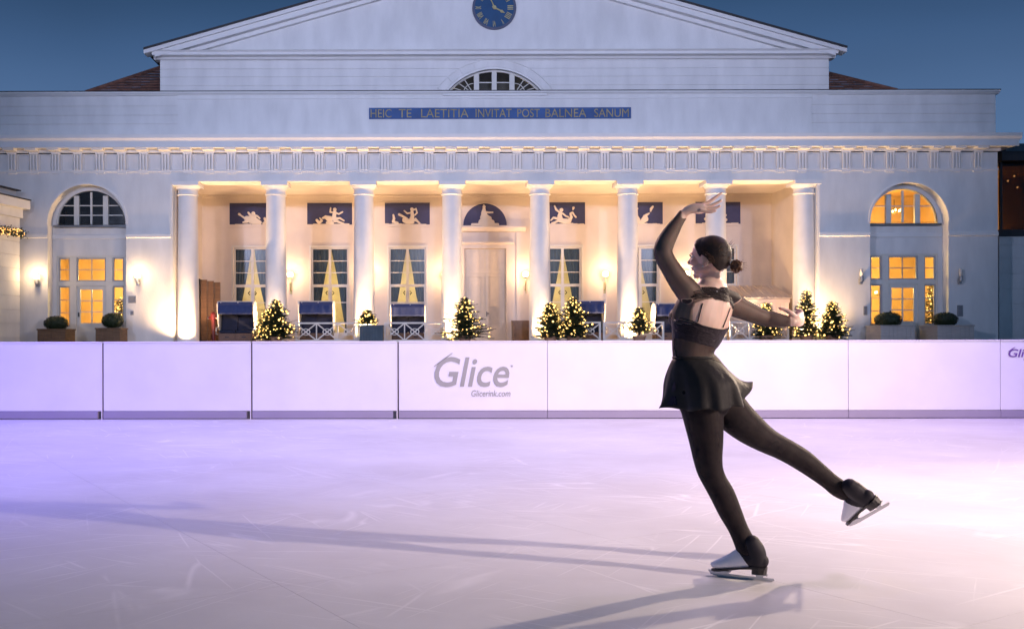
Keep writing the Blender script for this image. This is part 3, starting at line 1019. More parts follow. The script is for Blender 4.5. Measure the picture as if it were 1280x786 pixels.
# ---- entablature
zA, zTa, zFr = ZT, wz(213.5), wz(211.5)
zF1 = wz(192.0)
MB().box(XC - HW, XC + HW, BF + 0.0, BF + 0.85, zA + 0.0005, zTa).build('architrave', M['plaster'], B)
MB().box(XC - HW + 0.0, XC + HW, BF - 0.045, BF - 0.0005, zTa - 0.03, zTa + 0.03).build('taenia', M['trim'], B)
MB().box(XC - HW, XC + HW, BF + 0.012, BF + 0.85, zTa + 0.001, zF1).build('frieze', M['plaster'], B)
tw = 0.761
n0 = int(HW / tw)
def triglyph(x):
    w = 0.155
    m = MB()
    for a in (-0.105, 0, 0.105):
        m.prism([(x + a - 0.033, zTa + 0.031), (x + a + 0.033, zTa + 0.031), (x + a + 0.033, zF1 - 0.05), (x + a + 0.02, zF1 - 0.02), (x + a - 0.02, zF1 - 0.02), (x + a - 0.033, zF1 - 0.05)], BF - 0.075, BF + 0.011)
    m.box(x - w, x + w, BF - 0.085, BF + 0.0115, zF1 - 0.019, zF1 + 0.03)
    m.box(x - w, x + w, BF - 0.006, BF + 0.0112, zTa + 0.0312, zF1 - 0.0195)
    return m.build('triglyph', M['trim'], B)
def mutule(x):
    return MB().box(x - 0.19, x + 0.19, BF - 0.40, BF - 0.085, zF1 + 0.075, zF1 + 0.160).build('mutule', M['trim'], B)
def regula(x):
    m = MB().box(x - 0.155, x + 0.155, BF - 0.038, BF - 0.0007, zTa - 0.075, zTa - 0.031)
    for k in range(6):
        xx = x - 0.13 + 0.052 * k
        m.box(xx - 0.013, xx + 0.013, BF - 0.034, BF - 0.001, zTa - 0.10, zTa - 0.0755)
    return m.build('regula', M['trim'], B)
def metope(x):
    a, b = x + 0.175, x + tw - 0.175
    return MB().prism([rect(a, b, zTa + 0.035, zF1 - 0.01), rect(a + 0.03, b - 0.03, zTa + 0.065, zF1 - 0.04)], BF - 0.04, BF + 0.0115).build('metope', M['trim'], B)
for fn, rng in ((triglyph, range(-n0, n0 + 1)), (mutule, range(-n0, n0 + 1)), (regula, range(-n0, n0 + 1)), (metope, range(-n0, n0))):
    first = None
    for k in rng:
        if first is None:
            first = fn(XC + k * tw)
            k_first = k
        else:
            share(first, B, dx=(k - k_first) * tw)
# cornice: bed mould, corona, crown
PJ = 0.50
zs = zF1 + 0.161
zct = 8.14
def run(prof, x0, x1, name, m_):
    return MB().extr(prof, x0, x1).build(name, m_, B)
run([(BF + 0.3, zF1 + 0.031), (BF - 0.088, zF1 + 0.031), (BF - 0.095, zF1 + 0.074), (BF - 0.098, zs), (BF + 0.3, zs)], XC - HW - 0.06, XC + HW + 0.06, 'bed_mould', M['trim'])
run([(BF + 0.6, zs + 0.001), (BF - PJ + 0.08, zs + 0.001), (BF - PJ + 0.08, zs - 0.03), (BF - PJ + 0.03, zs - 0.03), (BF - PJ + 0.03, zs + 0.19), (BF + 0.6, zs + 0.19)], XC - HW - PJ + 0.03, XC + HW + PJ - 0.03, 'corona', M['trim'])
run([(BF + 0.6, zs + 0.191), (BF - PJ + 0.02, zs + 0.191), (BF - PJ + 0.01, zs + 0.225), (BF - PJ - 0.03, zs + 0.29), (BF - PJ - 0.04, zct), (BF + 0.6, zct + 0.06)], XC - HW - PJ - 0.04, XC + HW + PJ + 0.04, 'crown_moulding', M['trim'])
for s in (-1, 1):   # the cornice turns the corner along the flanks
    a = XC + s * HW
    MB().box(min(a, a + s * (PJ - 0.03)), max(a, a + s * (PJ - 0.03)), BF + 0.601, BK + 6, zs + 0.001, zs + 0.19).box(min(a, a + s * PJ), max(a, a + s * PJ), BF + 0.601, BK + 6, zs + 0.191, zct).build('side_cornice', M['trim'], B)
    MB().box(min(a - s * 0.002, a - s * 0.4), max(a - s * 0.002, a - s * 0.4), BF + 0.851, BK + 6, ZT + 0.001, zs).build('side_frieze', M['plaster'], B)

# ---- attic storey
za1 = wz(118.5)
CW = wx(1016) - XC
yA = BF + 0.12
MB().box(XC - HW - 0.0, XC + HW, yA + 0.03, BK + 6, zct + 0.061, za1 - 0.001).build('attic_wall', M['plaster'], B)
MB().box(XC - CW, XC + CW, yA - 0.05, yA + 0.029, zct + 0.05, za1 - 0.0015).build('attic_centre', M['plaster'], B)
crs = [za1 - 0.0015, wz(131.5), wz(143), wz(154), zct + 0.05]
for s in (-1, 1):
    for z1_, z0_ in zip(crs[:-1], crs[1:]):
        a, b = (XC - HW + 0.002, XC - CW - 0.002) if s < 0 else (XC + CW + 0.002, XC + HW - 0.002)
        MB().box(a, b, yA, yA + 0.0295, z0_ + 0.012, z1_ - 0.012).build('plaster_course', M['plaster'], B)
# coping of the attic
run([(BK + 6, za1), (yA - 0.03, za1), (yA - 0.07, za1 + 0.04), (yA - 0.13, za1 + 0.07), (yA - 0.13, za1 + 0.115), (BK + 6, za1 + 0.12)], XC - HW - 0.10, XC + HW + 0.10, 'attic_coping', M['trim'])
run([(BK + 6, za1 + 0.121), (yA - 0.14, za1 + 0.116), (yA - 0.14, za1 + 0.145), (BK + 6, za1 + 0.19)], XC - HW - 0.12, XC + HW + 0.12, 'coping_flashing', M['roofdark'])
run([(yA - 0.051, wz(123.6)), (yA - 0.075, wz(123.2)), (yA - 0.075, wz(122.2)), (yA - 0.051, wz(121.8))], XC - CW, XC + CW, 'attic_moulding', M['trim'])

# ---- upper block and pediment
UW = 11.64
yU = BF + 0.10
zu0, zu1 = za1 + 0.1, 10.86
lw, lh = 1.71, 0.86
lz = wz(117.3)
LR = (lw * lw + lh * lh) / (2 * lh)
def seg(r_, hw_, base):
    a0 = math.acos(min(1, hw_ / r_))
    return arc(XC, base - math.sqrt(r_ * r_ - hw_ * hw_), r_, PI - a0, a0, 24)
lun = seg(LR, lw, lz)
MB().prism([rect(XC - UW, XC + UW, lz - 0.05, zu1), [(p_[0], p_[1] + 0.002) for p_ in lun]], yU + 0.03, yU + 0.33).build('upper_wall', M['plaster'], B)
MB().box(XC - UW, XC - UW + 0.3, yU + 0.331, BK + 8, zu0, zu1).box(XC + UW - 0.3, XC + UW, yU + 0.331, BK + 8, zu0, zu1).build('upper_wall', M['plaster'], B)
# courses of the upper block: cut round the arch window
lines = [zu1 - 0.002, wz(75.5), wz(85.5), wz(95.5), wz(106.5), lz - 0.04]
def arch_x(z, extra=0.0):
    r_ = LR + extra
    cz_ = lz - math.sqrt(LR * LR - lw * lw)
    v = r_ * r_ - (z - cz_) ** 2
    return math.sqrt(v) if v > 0 else 0.0
for z1_, z0_ in zip(lines[:-1], lines[1:]):
    z0_ += 0.010
    z1_ -= 0.010
    for s in (-1, 1):
        zz = [z0_ + (z1_ - z0_) * i / 4 for i in range(5)]
        inner = [(XC + s * max(0.0 if s else 0, arch_x(z, 0.34)), z) for z in zz]
        pts = [(XC + s * (UW - 0.002), z0_)] + inner + [(XC + s * (UW - 0.002), z1_)]
        MB().prism(pts, yU, yU + 0.0295).build('plaster_course', M['plaster'], B)
# voussoirs around the arch window
for i in range(9):
    a0 = math.acos(lw / LR)
    t0 = PI - a0 - (PI - 2 * a0) * i / 9 - 0.006
    t1 = PI - a0 - (PI - 2 * a0) * (i + 1) / 9 + 0.006
    cz_ = lz - math.sqrt(LR * LR - lw * lw)
    pts = [(XC + (LR + 0.09) * math.cos(t), cz_ + (LR + 0.09) * math.sin(t)) for t in (t0, (t0 + t1) / 2, t1)] + [(XC + (LR + 0.32) * math.cos(t), cz_ + (LR + 0.32) * math.sin(t)) for t in (t1, (t0 + t1) / 2, t0)]
    MB().prism(pts, yU + 0.002, yU + 0.0296).build('voussoir', M['plaster'], B)
ring = seg(LR + 0.085, lw + 0.06, lz) + list(reversed(seg(LR, lw, lz)))
MB().prism(ring, yU - 0.05, yU + 0.08).build('archivolt', M['trim'], B)
MB().box(XC - lw - 0.1, XC + lw + 0.1, yU - 0.10, yU + 0.10, lz - 0.07, lz - 0.002).build('window_sill', M['trim'], B)
# the lunette window
yl = yU + 0.14
lu = MB().prism([seg(LR, lw, lz), seg(LR - 0.06, lw - 0.10, lz + 0.04)], yl, yl + 0.08).build('lunette_window', M['frame'], B)
m = MB()
for xx, hw_ in ((-0.62, 0.09), (0.62, 0.09), (0, 0.085)):
    m.box(XC + xx - hw_, XC + xx + hw_, yl - 0.02, yl + 0.07, lz + 0.02, lz - math.sqrt(LR * LR - lw * lw) + math.sqrt(LR * LR - (abs(xx) + hw_) ** 2) - 0.02)
for xx in (-0.31, 0.31):
    m.box(XC + xx - 0.22, XC + xx + 0.22, yl + 0.01, yl + 0.05, lz + 0.42, lz + 0.455)
m.build('mullions', M['frame'], lu)
for s in (-1, 1):
    m = MB()
    for a in (0.28, 0.62, 1.0):
        x0, z0 = XC + s * 0.72, lz + 0.05
        Ln = min((lw - 0.74) * 1.0, 0.9) if a < 0.4 else (0.72 if a < 0.8 else 0.6)
        x1, z1 = x0 + s * Ln * math.cos(a), z0 + Ln * math.sin(a)
        m.tube([(x0, yl + 0.03, z0), (x1, yl + 0.03, z1)], 0.017, 5)
    pts = [(XC + s * (0.72 + 0.36 * math.cos(a)), yl + 0.03, lz + 0.05 + 0.36 * math.sin(a)) for a in [i * PI / 2 / 8 for i in range(9)]]
    m.tube(pts, 0.014, 5)
    m.build('glazing_bars', M['frame'], lu)
MB().prism(seg(LR - 0.05, lw - 0.08, lz + 0.03), yl + 0.035, yl + 0.04).build('pane', M['glass'], lu)
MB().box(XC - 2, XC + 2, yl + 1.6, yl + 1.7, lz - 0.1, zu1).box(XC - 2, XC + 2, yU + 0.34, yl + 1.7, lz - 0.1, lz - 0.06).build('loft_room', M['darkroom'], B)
point('loft_lamp_light', (XC + 0.9, yl + 1.0, lz + 0.3), 5, (1.0, 0.70, 0.35), 0.05, B)
point('loft_lamp_light', (XC - 1.2, yl + 1.0, lz + 0.3), 5, (1.0, 0.70, 0.35), 0.05, B)

# pediment
EV, SL = 12.09, 0.282
ze = 11.13
za = ze + EV * SL
PP = 0.42
run([(yU + 0.33, zu1 + 0.001), (yU - 0.04, zu1 + 0.001), (yU - 0.10, zu1 + 0.07), (yU - PP + 0.10, zu1 + 0.09), (yU - PP + 0.10, zu1 + 0.18), (yU - PP + 0.02, zu1 + 0.235), (yU + 0.33, zu1 + 0.25)], XC - EV + 0.25, XC + EV - 0.25, 'pediment_cornice', M['trim'])
MB().prism([(XC - EV + 0.8, zu1 + 0.251), (XC + EV - 0.8, zu1 + 0.251), (XC, za - 0.25)], yU + 0.06, yU + 0.33).build('tympanum', M['plaster'], B)
for s in (-1, 1):
    # stepped raking mouldings
    for (o0, o1, pj, nm, mt) in ((-0.50, -0.36, 0.12, 'raking_moulding', 'trim'), (-0.355, -0.17, PP - 0.08, 'raking_cornice', 'trim'), (-0.165, -0.035, PP, 'raking_crown', 'trim'), (-0.03, 0.03, PP + 0.06, 'roof_edge', 'roofdark')):
        e = EV - (0.0 if o0 > -0.2 else 0.12)
        zlo = lambda xx, off: ze + (EV - xx) * SL + off
        e0 = e
        if o0 <= -0.4:
            e0 = EV - 1.05
        elif o0 < -0.3:
            e0 = EV - 0.35
        pts = [(XC + s * e0, max(zlo(e0, o0), 0)), (XC + s * e0, zlo(e0, o1)), (XC, zlo(0, o1)), (XC, zlo(0, o0))]
        MB().prism(pts, yU - pj, yU + 0.059).build(nm, M[mt], B)
    # gable roof slab running back
    pts = [(XC + s * (EV + 0.02), ze - 0.03), (XC + s * (EV + 0.02), ze + 0.028), (XC, za + 0.028), (XC, za - 0.03)]
    MB().prism(pts, yU + 0.06, BK + 9).build('roof_slope', M['roofdark'], B)

# tiled hipped roofs beside the upper block
for s in (-1, 1):
    x_in = XC + s * (UW + 0.004)
    y_r = BF + 2.4
    kk = F / y_r
    k2 = F / (y_r + 2.2)
    zbase = wz(116, kk)
    xo = wx(108 if s < 0 else 1122, kk)
    ztop = wz(73 if s < 0 else 80, k2)
    rows = 13
    m = MB()
    for j in range(rows):
        t0, t1 = j / rows, (j + 1) / rows
        xe = xo + (x_in - xo) * t0
        ze0 = zbase + (ztop - zbase) * t0
        ze1 = zbase + (ztop - zbase) * t1
        yy0 = y_r + (t0) * 2.2
        yy1 = y_r + (t1) * 2.2
        # a course of tiles, each slightly uneven
        L = abs(x_in - xe)
        nt_ = max(1, int(L / 0.26))
        for i in range(nt_):
            a = min(x_in, xe) + L * i / nt_
            b = min(x_in, xe) + L * (i + 1) / nt_ - 0.012
            j_ = random.uniform(-0.008, 0.008)
            vs = [(a, yy0 - 0.05, ze0 + j_), (b, yy0 - 0.05, ze0 + j_), (b, yy0 - 0.05, ze0 + 0.045 + j_), (a, yy0 - 0.05, ze0 + 0.045 + j_), (a, yy1, ze1 + 0.01), (b, yy1, ze1 + 0.01)]
            m.add(vs, [(0, 1, 2, 3), (3, 2, 5, 4), (0, 4, 5, 1)])
    rf = m.build('tiled_roof', M['tile'], B)
    kind(rf, 'stuff')
    # hip cover and body under the tiles
    MB().prism([(x_in, zbase - 0.1), (xo, zbase - 0.1), (xo, zbase), (x_in, ztop)], y_r + 2.25, BK + 6).build('roof_body', M['tile'], B)
    MB().tube([(xo, y_r, zbase + 0.04), (x_in, y_r + 2.2, ztop + 0.04)], 0.07, 8).build('hip_ridge', M['tile'], B)
# small roof end at the far right
MB().extr([(BF + 3.0, 8.14), (BF + 3.0, 8.3), (BF + 6.5, 9.1), (BF + 6.5, 8.14)], XC + HW - 0.3, XC + HW + 0.45).build('end_roof', M['tile'], B)
MB().prism([(XC + HW + 0.002, zct + 0.07), (XC + HW + 0.55, zct + 0.07), (XC + HW + 0.002, zct + 0.5)], BF + 1.4, BF + 5).build('end_roof', M['tile'], B)

# ---- clock on the pediment
CR = 0.765
cz = wz(11.0, F / (yU + 0.06))
CL = thing('wall_clock', (XC, yU + 0.06, cz), 'round blue clock with gilt roman numerals on the pediment', 'clock')
yc = yU + 0.058
circ = lambda r_: arc(XC, cz, r_, 0, 2 * PI * 47 / 48, 47)
MB().prism(circ(CR), yc - 0.05, yc).build('rim', M['clockrim'], CL)
MB().prism(circ(CR * 0.90), yc - 0.058, yc - 0.051).build('dial', M['clockblue'], CL)
NUM = {1: 'I', 2: 'II', 3: 'III', 4: 'IIII', 5: 'V', 6: 'VI', 7: 'VII', 8: 'VIII', 9: 'IX', 10: 'X', 11: 'XI', 12: 'XII'}
NUM = dict(NUM)
for h, sx_ in NUM.items():
    a = PI / 2 - h * PI / 6
    t = text_mesh(sx_, 0.2, M['gold'], 0, 0, 0, fit=(0.05 * max(1.0, len(sx_)) if sx_ != 'I' else 0.028, 0.2), bold=0.004, depth=0.012, left=None)
    # rotate upright numeral so its foot points to the centre
    m = MB()
    rot = a - PI / 2
    R0 = CR * 0.60
    for (x, y_, z) in t.v:
        zz = z + R0
        m.v.append((XC + x * math.cos(rot) - zz * math.sin(rot), yc - 0.064 + y_, cz + x * math.sin(rot) + zz * math.cos(rot)))
    m.f = t.f
    m.build('numeral', M['gold'], CL)
def hand(h_ang, L, w, yo, nm):
    m = MB()
    pts = [(-w, -0.08), (w, -0.08), (w * 0.7, L * 0.55), (w * 1.8, L * 0.68), (0, L), (-w * 1.8, L * 0.68), (-w * 0.7, L * 0.55)]
    m.prism([(XC + x * math.cos(h_ang) - z * math.sin(h_ang), cz + x * math.sin(h_ang) + z * math.cos(h_ang)) for x, z in pts], yc - 0.085 - yo, yc - 0.075 - yo)
    m.build(nm, M['gold'], CL)
hand(math.radians(-118), 0.42, 0.030, 0.0, 'hour_hand')
hand(math.radians(24), 0.62, 0.024, 0.015, 'minute_hand')
MB().prism(circ(0.065), yc - 0.115, yc - 0.0735).build('hub', M['gold'], CL)

# ---- inscription board
ys_ = yA - 0.05
kk = F / ys_
SG = thing('inscription_board', (XC, ys_, wz(149, kk)), 'long narrow blue board with gilt latin inscription above the colonnade', 'sign')
MB().box(wx(462, kk), wx(789, kk), ys_ - 0.05, ys_ - 0.002, wz(149.3, kk), wz(135.4, kk)).build('board', M['signblue'], SG)
for wd, a, b in (('HEIC', 464, 490), ('TE', 499, 515), ('LAETITIA', 527, 586), ('INVITAT', 595, 640), ('POST', 647, 675), ('BALNEA', 682, 733), ('SANUM', 743, 786)):
    text_mesh(wd, 0.3, None, 0, ys_ - 0.058, wz(147.6, kk), fit=((b - a) / kk, 10.3 / kk), bold=-0.001, depth=0.012, left=wx(a, kk)).build('lettering', M['goldsign'], SG)

# ------------------------------------------------------------------ lamps on the building
UW_, UC = 1250, (1.0, 0.62, 0.30)
for i, x in enumerate(cols):
    nmn = ['first', 'second', 'third', 'fourth', 'fifth', 'sixth', 'seventh', 'eighth'][i]
    u = thing('ground_uplight', (x, BF - 0.30, FL), 'small ground uplight at the foot of the ' + nmn + ' column from the left', 'uplight', 'uplights at the foot of the columns')
    MB().lathe(x, BF - 0.30, [(0.11, FL), (0.12, FL + 0.02), (0.10, FL + 0.09), (0.085, FL + 0.10)], 16).build('housing', M['metal'], u)
    MB().lathe(x, BF - 0.30, [(0.075, FL + 0.1005), (0.06, FL + 0.115)], 14).build('lens', M['bulb'], u)
    w = UW_ * (1.15 if i in (0, 7) else 1.0)
    spot('uplight_lamp', (x, BF - 0.30, FL + 0.13), (x, BF - 0.22, ZT), w, UC, 158, 0.7, 0.06, u)
    # a second head behind the column washes the ceiling and back wall
    v = thing('ground_uplight', (x, BF + 1.15, FL), 'small ground uplight on the portico floor behind the ' + nmn + ' column from the left', 'uplight', 'uplights behind the columns')
    MB().lathe(x, BF + 1.15, [(0.11, FL), (0.12, FL + 0.02), (0.10, FL + 0.09), (0.085, FL + 0.10)], 16).build('housing', M['metal'], v)
    spot('uplight_lamp', (x, BF + 1.15, FL + 0.15), (x, BF + 1.7, ZT), 240, (1.0, 0.57, 0.33), 110, 0.9, 0.06, v)

def sconce(px, label):
    x = wx(px, F / (BK - 0.22))
    z = wz(343, F / (BK - 0.22))
    t = thing('wall_sconce', (x, BK, z), label, 'wall lamp', 'globe sconces on the portico wall')
    MB().box(x - 0.05, x + 0.05, BK - 0.03, BK - 0.001, z - 0.75, z - 0.30).build('back_plate', M['gold'], t, bevel=0.005)
    MB().tube([(x, BK - 0.03, z - 0.55), (x, BK - 0.10, z - 0.62), (x, BK - 0.20, z - 0.55), (x, BK - 0.22, z - 0.35), (x, BK - 0.22, z - 0.15)], 0.018, 8).build('arm', M['gold'], t, smooth=True)
    MB().lathe(x, BK - 0.22, [(0.02, z - 0.16), (0.06, z - 0.13), (0.07, z - 0.11)], 14).build('cup', M['gold'], t)
    MB().ball((x, BK - 0.22, z), 0.13, 16, 10).build('globe', M['bulb'], t, smooth=True)
    point('sconce_light', (x, BK - 0.42, z + 0.02), 72, (1.0, 0.60, 0.30), 0.10, t)
for px, lb in ((363, 'lit globe sconce right of the first column bay, between two french windows'), (462, 'lit globe sconce on the wall behind the third column from the left'),
               (556, 'lit globe sconce left of the panelled middle door'), (657, 'lit globe sconce right of the panelled middle door, above the timber box'),
               (757, 'lit globe sconce in the open between the fifth and sixth columns'), (859, 'lit globe sconce beside the skater\'s cheek')):
    sconce(px, lb)

def wing_lamp(px, py, lit, label):
    kk_ = F / (BF - 0.14)
    x, z = wx(px, kk_), wz(py, kk_)
    t = thing('wing_wall_lamp', (x, BF, z), label, 'wall lamp', 'lamps on the wing walls')
    MB().box(x - 0.045, x + 0.045, BF - 0.12, BF - 0.001, z - 0.28, z - 0.10).build('bracket', M['lampmetal'], t, bevel=0.006)
    MB().lathe(x, BF - 0.14, [(0.05, z - 0.20), (0.065, z - 0.18), (0.07, z - 0.02)], 14).build('cup', M['lampmetal'], t)
    if lit:
        MB().ball((x, BF - 0.14, z + 0.05), (0.11, 0.11, 0.10), 16, 10).build('globe', M['bulb'], t, smooth=True)
        point('wall_lamp_light', (x, BF - 0.30, z + 0.08), 34, (1.0, 0.66, 0.34), 0.08, t)
    else:
        MB().lathe(x, BF - 0.14, [(0.055, z - 0.0195), (0.055, z + 0.22), (0.03, z + 0.25)], 14).build('shade', M['whitewood'], t, smooth=True)
wing_lamp(46, 347, True, 'lit globe wall lamp at the left wing, next to the garlanded pavilion')
wing_lamp(172, 346, True, 'lit globe wall lamp between the left wing door and the first column')
wing_lamp(1077, 346, False, 'unlit wall lamp between the last column and the right wing door')
wing_lamp(1201, 346, False, 'unlit wall lamp at the far right corner of the right wing')

def plaque(px0, px1, py0, py1, label, nm='plaque'):
    x0, x1, z0, z1 = wx(px0), wx(px1), wz(py1), wz(py0)
    t = thing(nm, ((x0 + x1) / 2, BF, z0), label, nm.replace('_', ' '))
    MB().box(x0, x1, BF - 0.025, BF - 0.001, z0, z1).build('plate', M['plaque'], t, bevel=0.004)
    MB().prism([rect(x0 + 0.015, x1 - 0.015, z0 + 0.015, z1 - 0.015), rect(x0 + 0.028, x1 - 0.028, z0 + 0.028, z1 - 0.028)], BF - 0.031, BF - 0.0255).build('raised_border', M['lampmetal'], t)
plaque(161, 170.5, 369, 378, 'square grey plaque on the wall under the lit lamp right of the left wing door')
plaque(163.5, 167.5, 388, 393, 'tiny dark call box under the square plaque of the left wing', 'call_box')
plaque(1079, 1083.5, 384, 395, 'small dark call box on the wall left of the right wing door', 'call_box')
plaque(1196, 1203, 383, 397, 'upright grey plaque on the wall right of the right wing door')

# ------------------------------------------------------------------ side pavilions
LP = thing('side_pavilion', (-17.0, 33.0, 0), 'low pavilion with grooved pale wall and cornice, cut by the left picture edge', 'building')
# left pavilion: its right face runs towards the hall
lx = wx(25, F / 33.6)
def course_wall(xa_, ya_, xb_, yb_, zs_, parent, m_, th=0.3):
    """stacked courses between two ground points, each with a recessed joint"""
    d = Vector((xb_ - xa_, yb_ - ya_, 0))
    n = Vector((d.y, -d.x, 0)).normalized()
    for z0_, z1_ in zip(zs_[:-1], zs_[1:]):
        m = MB()
        g = 0.012
        p = [Vector((xa_, ya_, 0)), Vector((xb_, yb_, 0)), Vector((xb_, yb_, 0)) - n * th, Vector((xa_, ya_, 0)) - n * th]
        m.add([(q.x, q.y, z0_ + g) for q in p] + [(q.x, q.y, z1_ - g) for q in p], [(0, 1, 2, 3), (7, 6, 5, 4), (0, 4, 5, 1), (1, 5, 6, 2), (2, 6, 7, 3), (3, 7, 4, 0)])
        m.build('plaster_course', m_, parent)
    m = MB()
    p = [Vector((xa_, ya_, 0)) - n * 0.03, Vector((xb_, yb_, 0)) - n * 0.03, Vector((xb_, yb_, 0)) - n * (th + .02), Vector((xa_, ya_, 0)) - n * (th + .02)]
    m.add([(q.x, q.y, zs_[0]) for q in p] + [(q.x, q.y, zs_[-1]) for q in p], [(0, 1, 2, 3), (7, 6, 5, 4), (0, 4, 5, 1), (1, 5, 6, 2), (2, 6, 7, 3), (3, 7, 4, 0)])
    m.build('wall', m_, parent)
kl = F / 33.4
zz = [FL] + [wz(v, kl) for v in (421, 403, 386, 368, 350, 333, 316, 299, 282, 268)]
# pavilion wall comes towards the camera and to the left
course_wall(wx(-60, F / 30.8), 30.8, wx(25, F / 34.2), 34.2, zz, LP, M['plaster'])
def slab_run(x0, y0, x1, y1, z0, z1, out, name, m_, parent, th=0.8):
    d = Vector((x1 - x0, y1 - y0, 0)).normalized()
    n = Vector((d.y, -d.x, 0))
    a, b = Vector((x0, y0, 0)) + n * out, Vector((x1, y1, 0)) + n * out + d * out * 0.4
    p = [a, b, b - n * th, a - n * th]
    MB().add([(q.x, q.y, z0) for q in p] + [(q.x, q.y, z1) for q in p], [(0, 1, 2, 3), (7, 6, 5, 4), (0, 4, 5, 1), (1, 5, 6, 2), (2, 6, 7, 3), (3, 7, 4, 0)]).build(name, m_, parent)
xa_, xb_ = wx(-60, F / 30.8), wx(25, F / 34.2)
slab_run(xa_, 30.8, xb_, 34.2, wz(268, kl), wz(254, kl), 0.10, 'frieze', M['plaster'], LP)
slab_run(xa_, 30.8, xb_, 34.2, wz(266, kl) + 0.25, wz(254, kl) + 0.22, 0.32, 'cornice', M['trim'], LP)
slab_run(xa_, 30.8, xb_, 34.2, wz(254, kl) + 0.221, wz(254, kl) + 0.26, 0.36, 'cornice_flashing', M['roofdark'], LP)
slab_run(xa_, 30.8, xb_, 34.2, wz(254, kl) + 0.262, wz(243, kl) + 0.25, -0.1, 'parapet', M['plaster'], LP, th=0.5)
slab_run(xa_, 30.8, xb_, 34.2, wz(243, kl) + 0.251, wz(243, kl) + 0.29, 0.05, 'parapet_flashing', M['roofdark'], LP, th=0.7)
# garland of lights under the pavilion's cornice
GL = thing('light_garland', (xa_, 31, wz(288, kl)), 'dark fir garland with warm lights hung under the cornice of the left pavilion', 'garland')
pts = []
d = Vector((xb_ - xa_, 34.2 - 30.8, 0))
nn = Vector((d.y, -d.x, 0)).normalized()
for i in range(30):
    t = 0.35 + 0.65 * i / 29
    p = Vector((xa_, 30.8, 0)) + d * t + nn * 0.14
    pts.append((p.x, p.y, wz(288, kl) + 0.04 * math.sin(i * 0.8)))
m = MB()
lm = MB()
for p in pts:
    for _ in range(26):
        q = Vector(p) + Vector((random.uniform(-.12, .12), random.uniform(-.07, .07), random.uniform(-.10, .10)))
        v = Vector((random.uniform(-1, 1), random.uniform(-1, 1), random.uniform(-1, 1))).normalized() * 0.09
        w = v.cross(Vector((0.3, 0.8, 0.5))).normalized() * 0.02
        m.add([q, q + v + w, q + v - w], [(0, 1, 2)])
    for _ in range(3):
        lm.ball(Vector(p) + Vector((random.uniform(-.12, .12), -0.09, random.uniform(-.11, .11))), 0.022, 6, 4)
kind(m.build('needles', M['needle'], GL), 'stuff')
kind(lm.build('fairy_lights', M['garland'], GL), 'stuff')

RP = thing('glazed_annexe', (20.4, 34.9, 0), 'dark annexe with warm glazed upper floor over a grooved pale wall, right of the hall', 'building')
ya = 35.6
ka = F / ya
xr = wx(1249, ka)
zz = [0] + [wz(v, ka) for v in (421, 401, 382, 363, 344, 325, 308, 297)]
course_wall(xr, ya, xr + 5, ya - 0.1, zz, RP, M['plaster'])
MB().box(xr - 0.05, xr + 5, ya - 0.08, ya + 0.3, wz(297, ka) + 0.001, wz(289, ka)).build('sill_band', M['roofdark'], RP)
MB().box(xr, xr + 5, ya + 3.0, ya + 3.2, wz(289, ka), wz(205, ka)).box(xr, xr + 5, ya + 0.1, ya + 3.0, wz(205, ka) - 0.1, wz(205, ka)).box(xr, xr + 5, ya + 0.1, ya + 3, wz(289, ka) - 0.1, wz(289, ka) - 0.001).build('lounge_room', M['roomwall'], RP)
gf = MB().box(xr, xr + 5, ya, ya + 0.03, wz(289, ka) + 0.001, wz(205, ka) - 0.001).build('pane', glass('smoked_glass', (0.28, 0.22, 0.18)), RP)
for k in range(5):
    xx = xr + 0.02 + k * 0.92
    MB().box(xx, xx + 0.07, ya - 0.05, ya - 0.002, wz(289, ka) + 0.001, wz(205, ka) - 0.001).build('window_post', M['metal'], RP)
MB().box(xr - 0.1, xr + 5, ya - 0.35, ya + 3.2, wz(204.5, ka), wz(193, ka)).build('fascia', M['roofdark'], RP)
MB().extr([(ya - 0.3, wz(193, ka) + 0.001), (ya + 3.1, wz(193, ka) + 0.001), (ya + 3.1, wz(193, ka) + 0.9), (ya + 2.9, wz(193, ka) + 0.9)], xr, xr + 5).build('roof', M['roofdark'], RP)
MB().box(xr + 0.05, xr + 0.13, ya - 0.2, ya - 0.12, wz(193, ka) + 0.002, wz(175, ka)).build('roof_post', M['roofdark'], RP)
for (px, py) in ((1260, 228), (1272, 236), (1268, 222)):
    MB().ball((wx(px, F / (ya + 1.4)), ya + 1.4, wz(py, F / (ya + 1.4))), 0.035, 8, 6).build('bulb', M['bulb'], RP)
point('annexe_lamp_light', (xr + 1.1, ya + 1.8, 5.2), 28, (1.0, 0.62, 0.28), 0.2, RP)

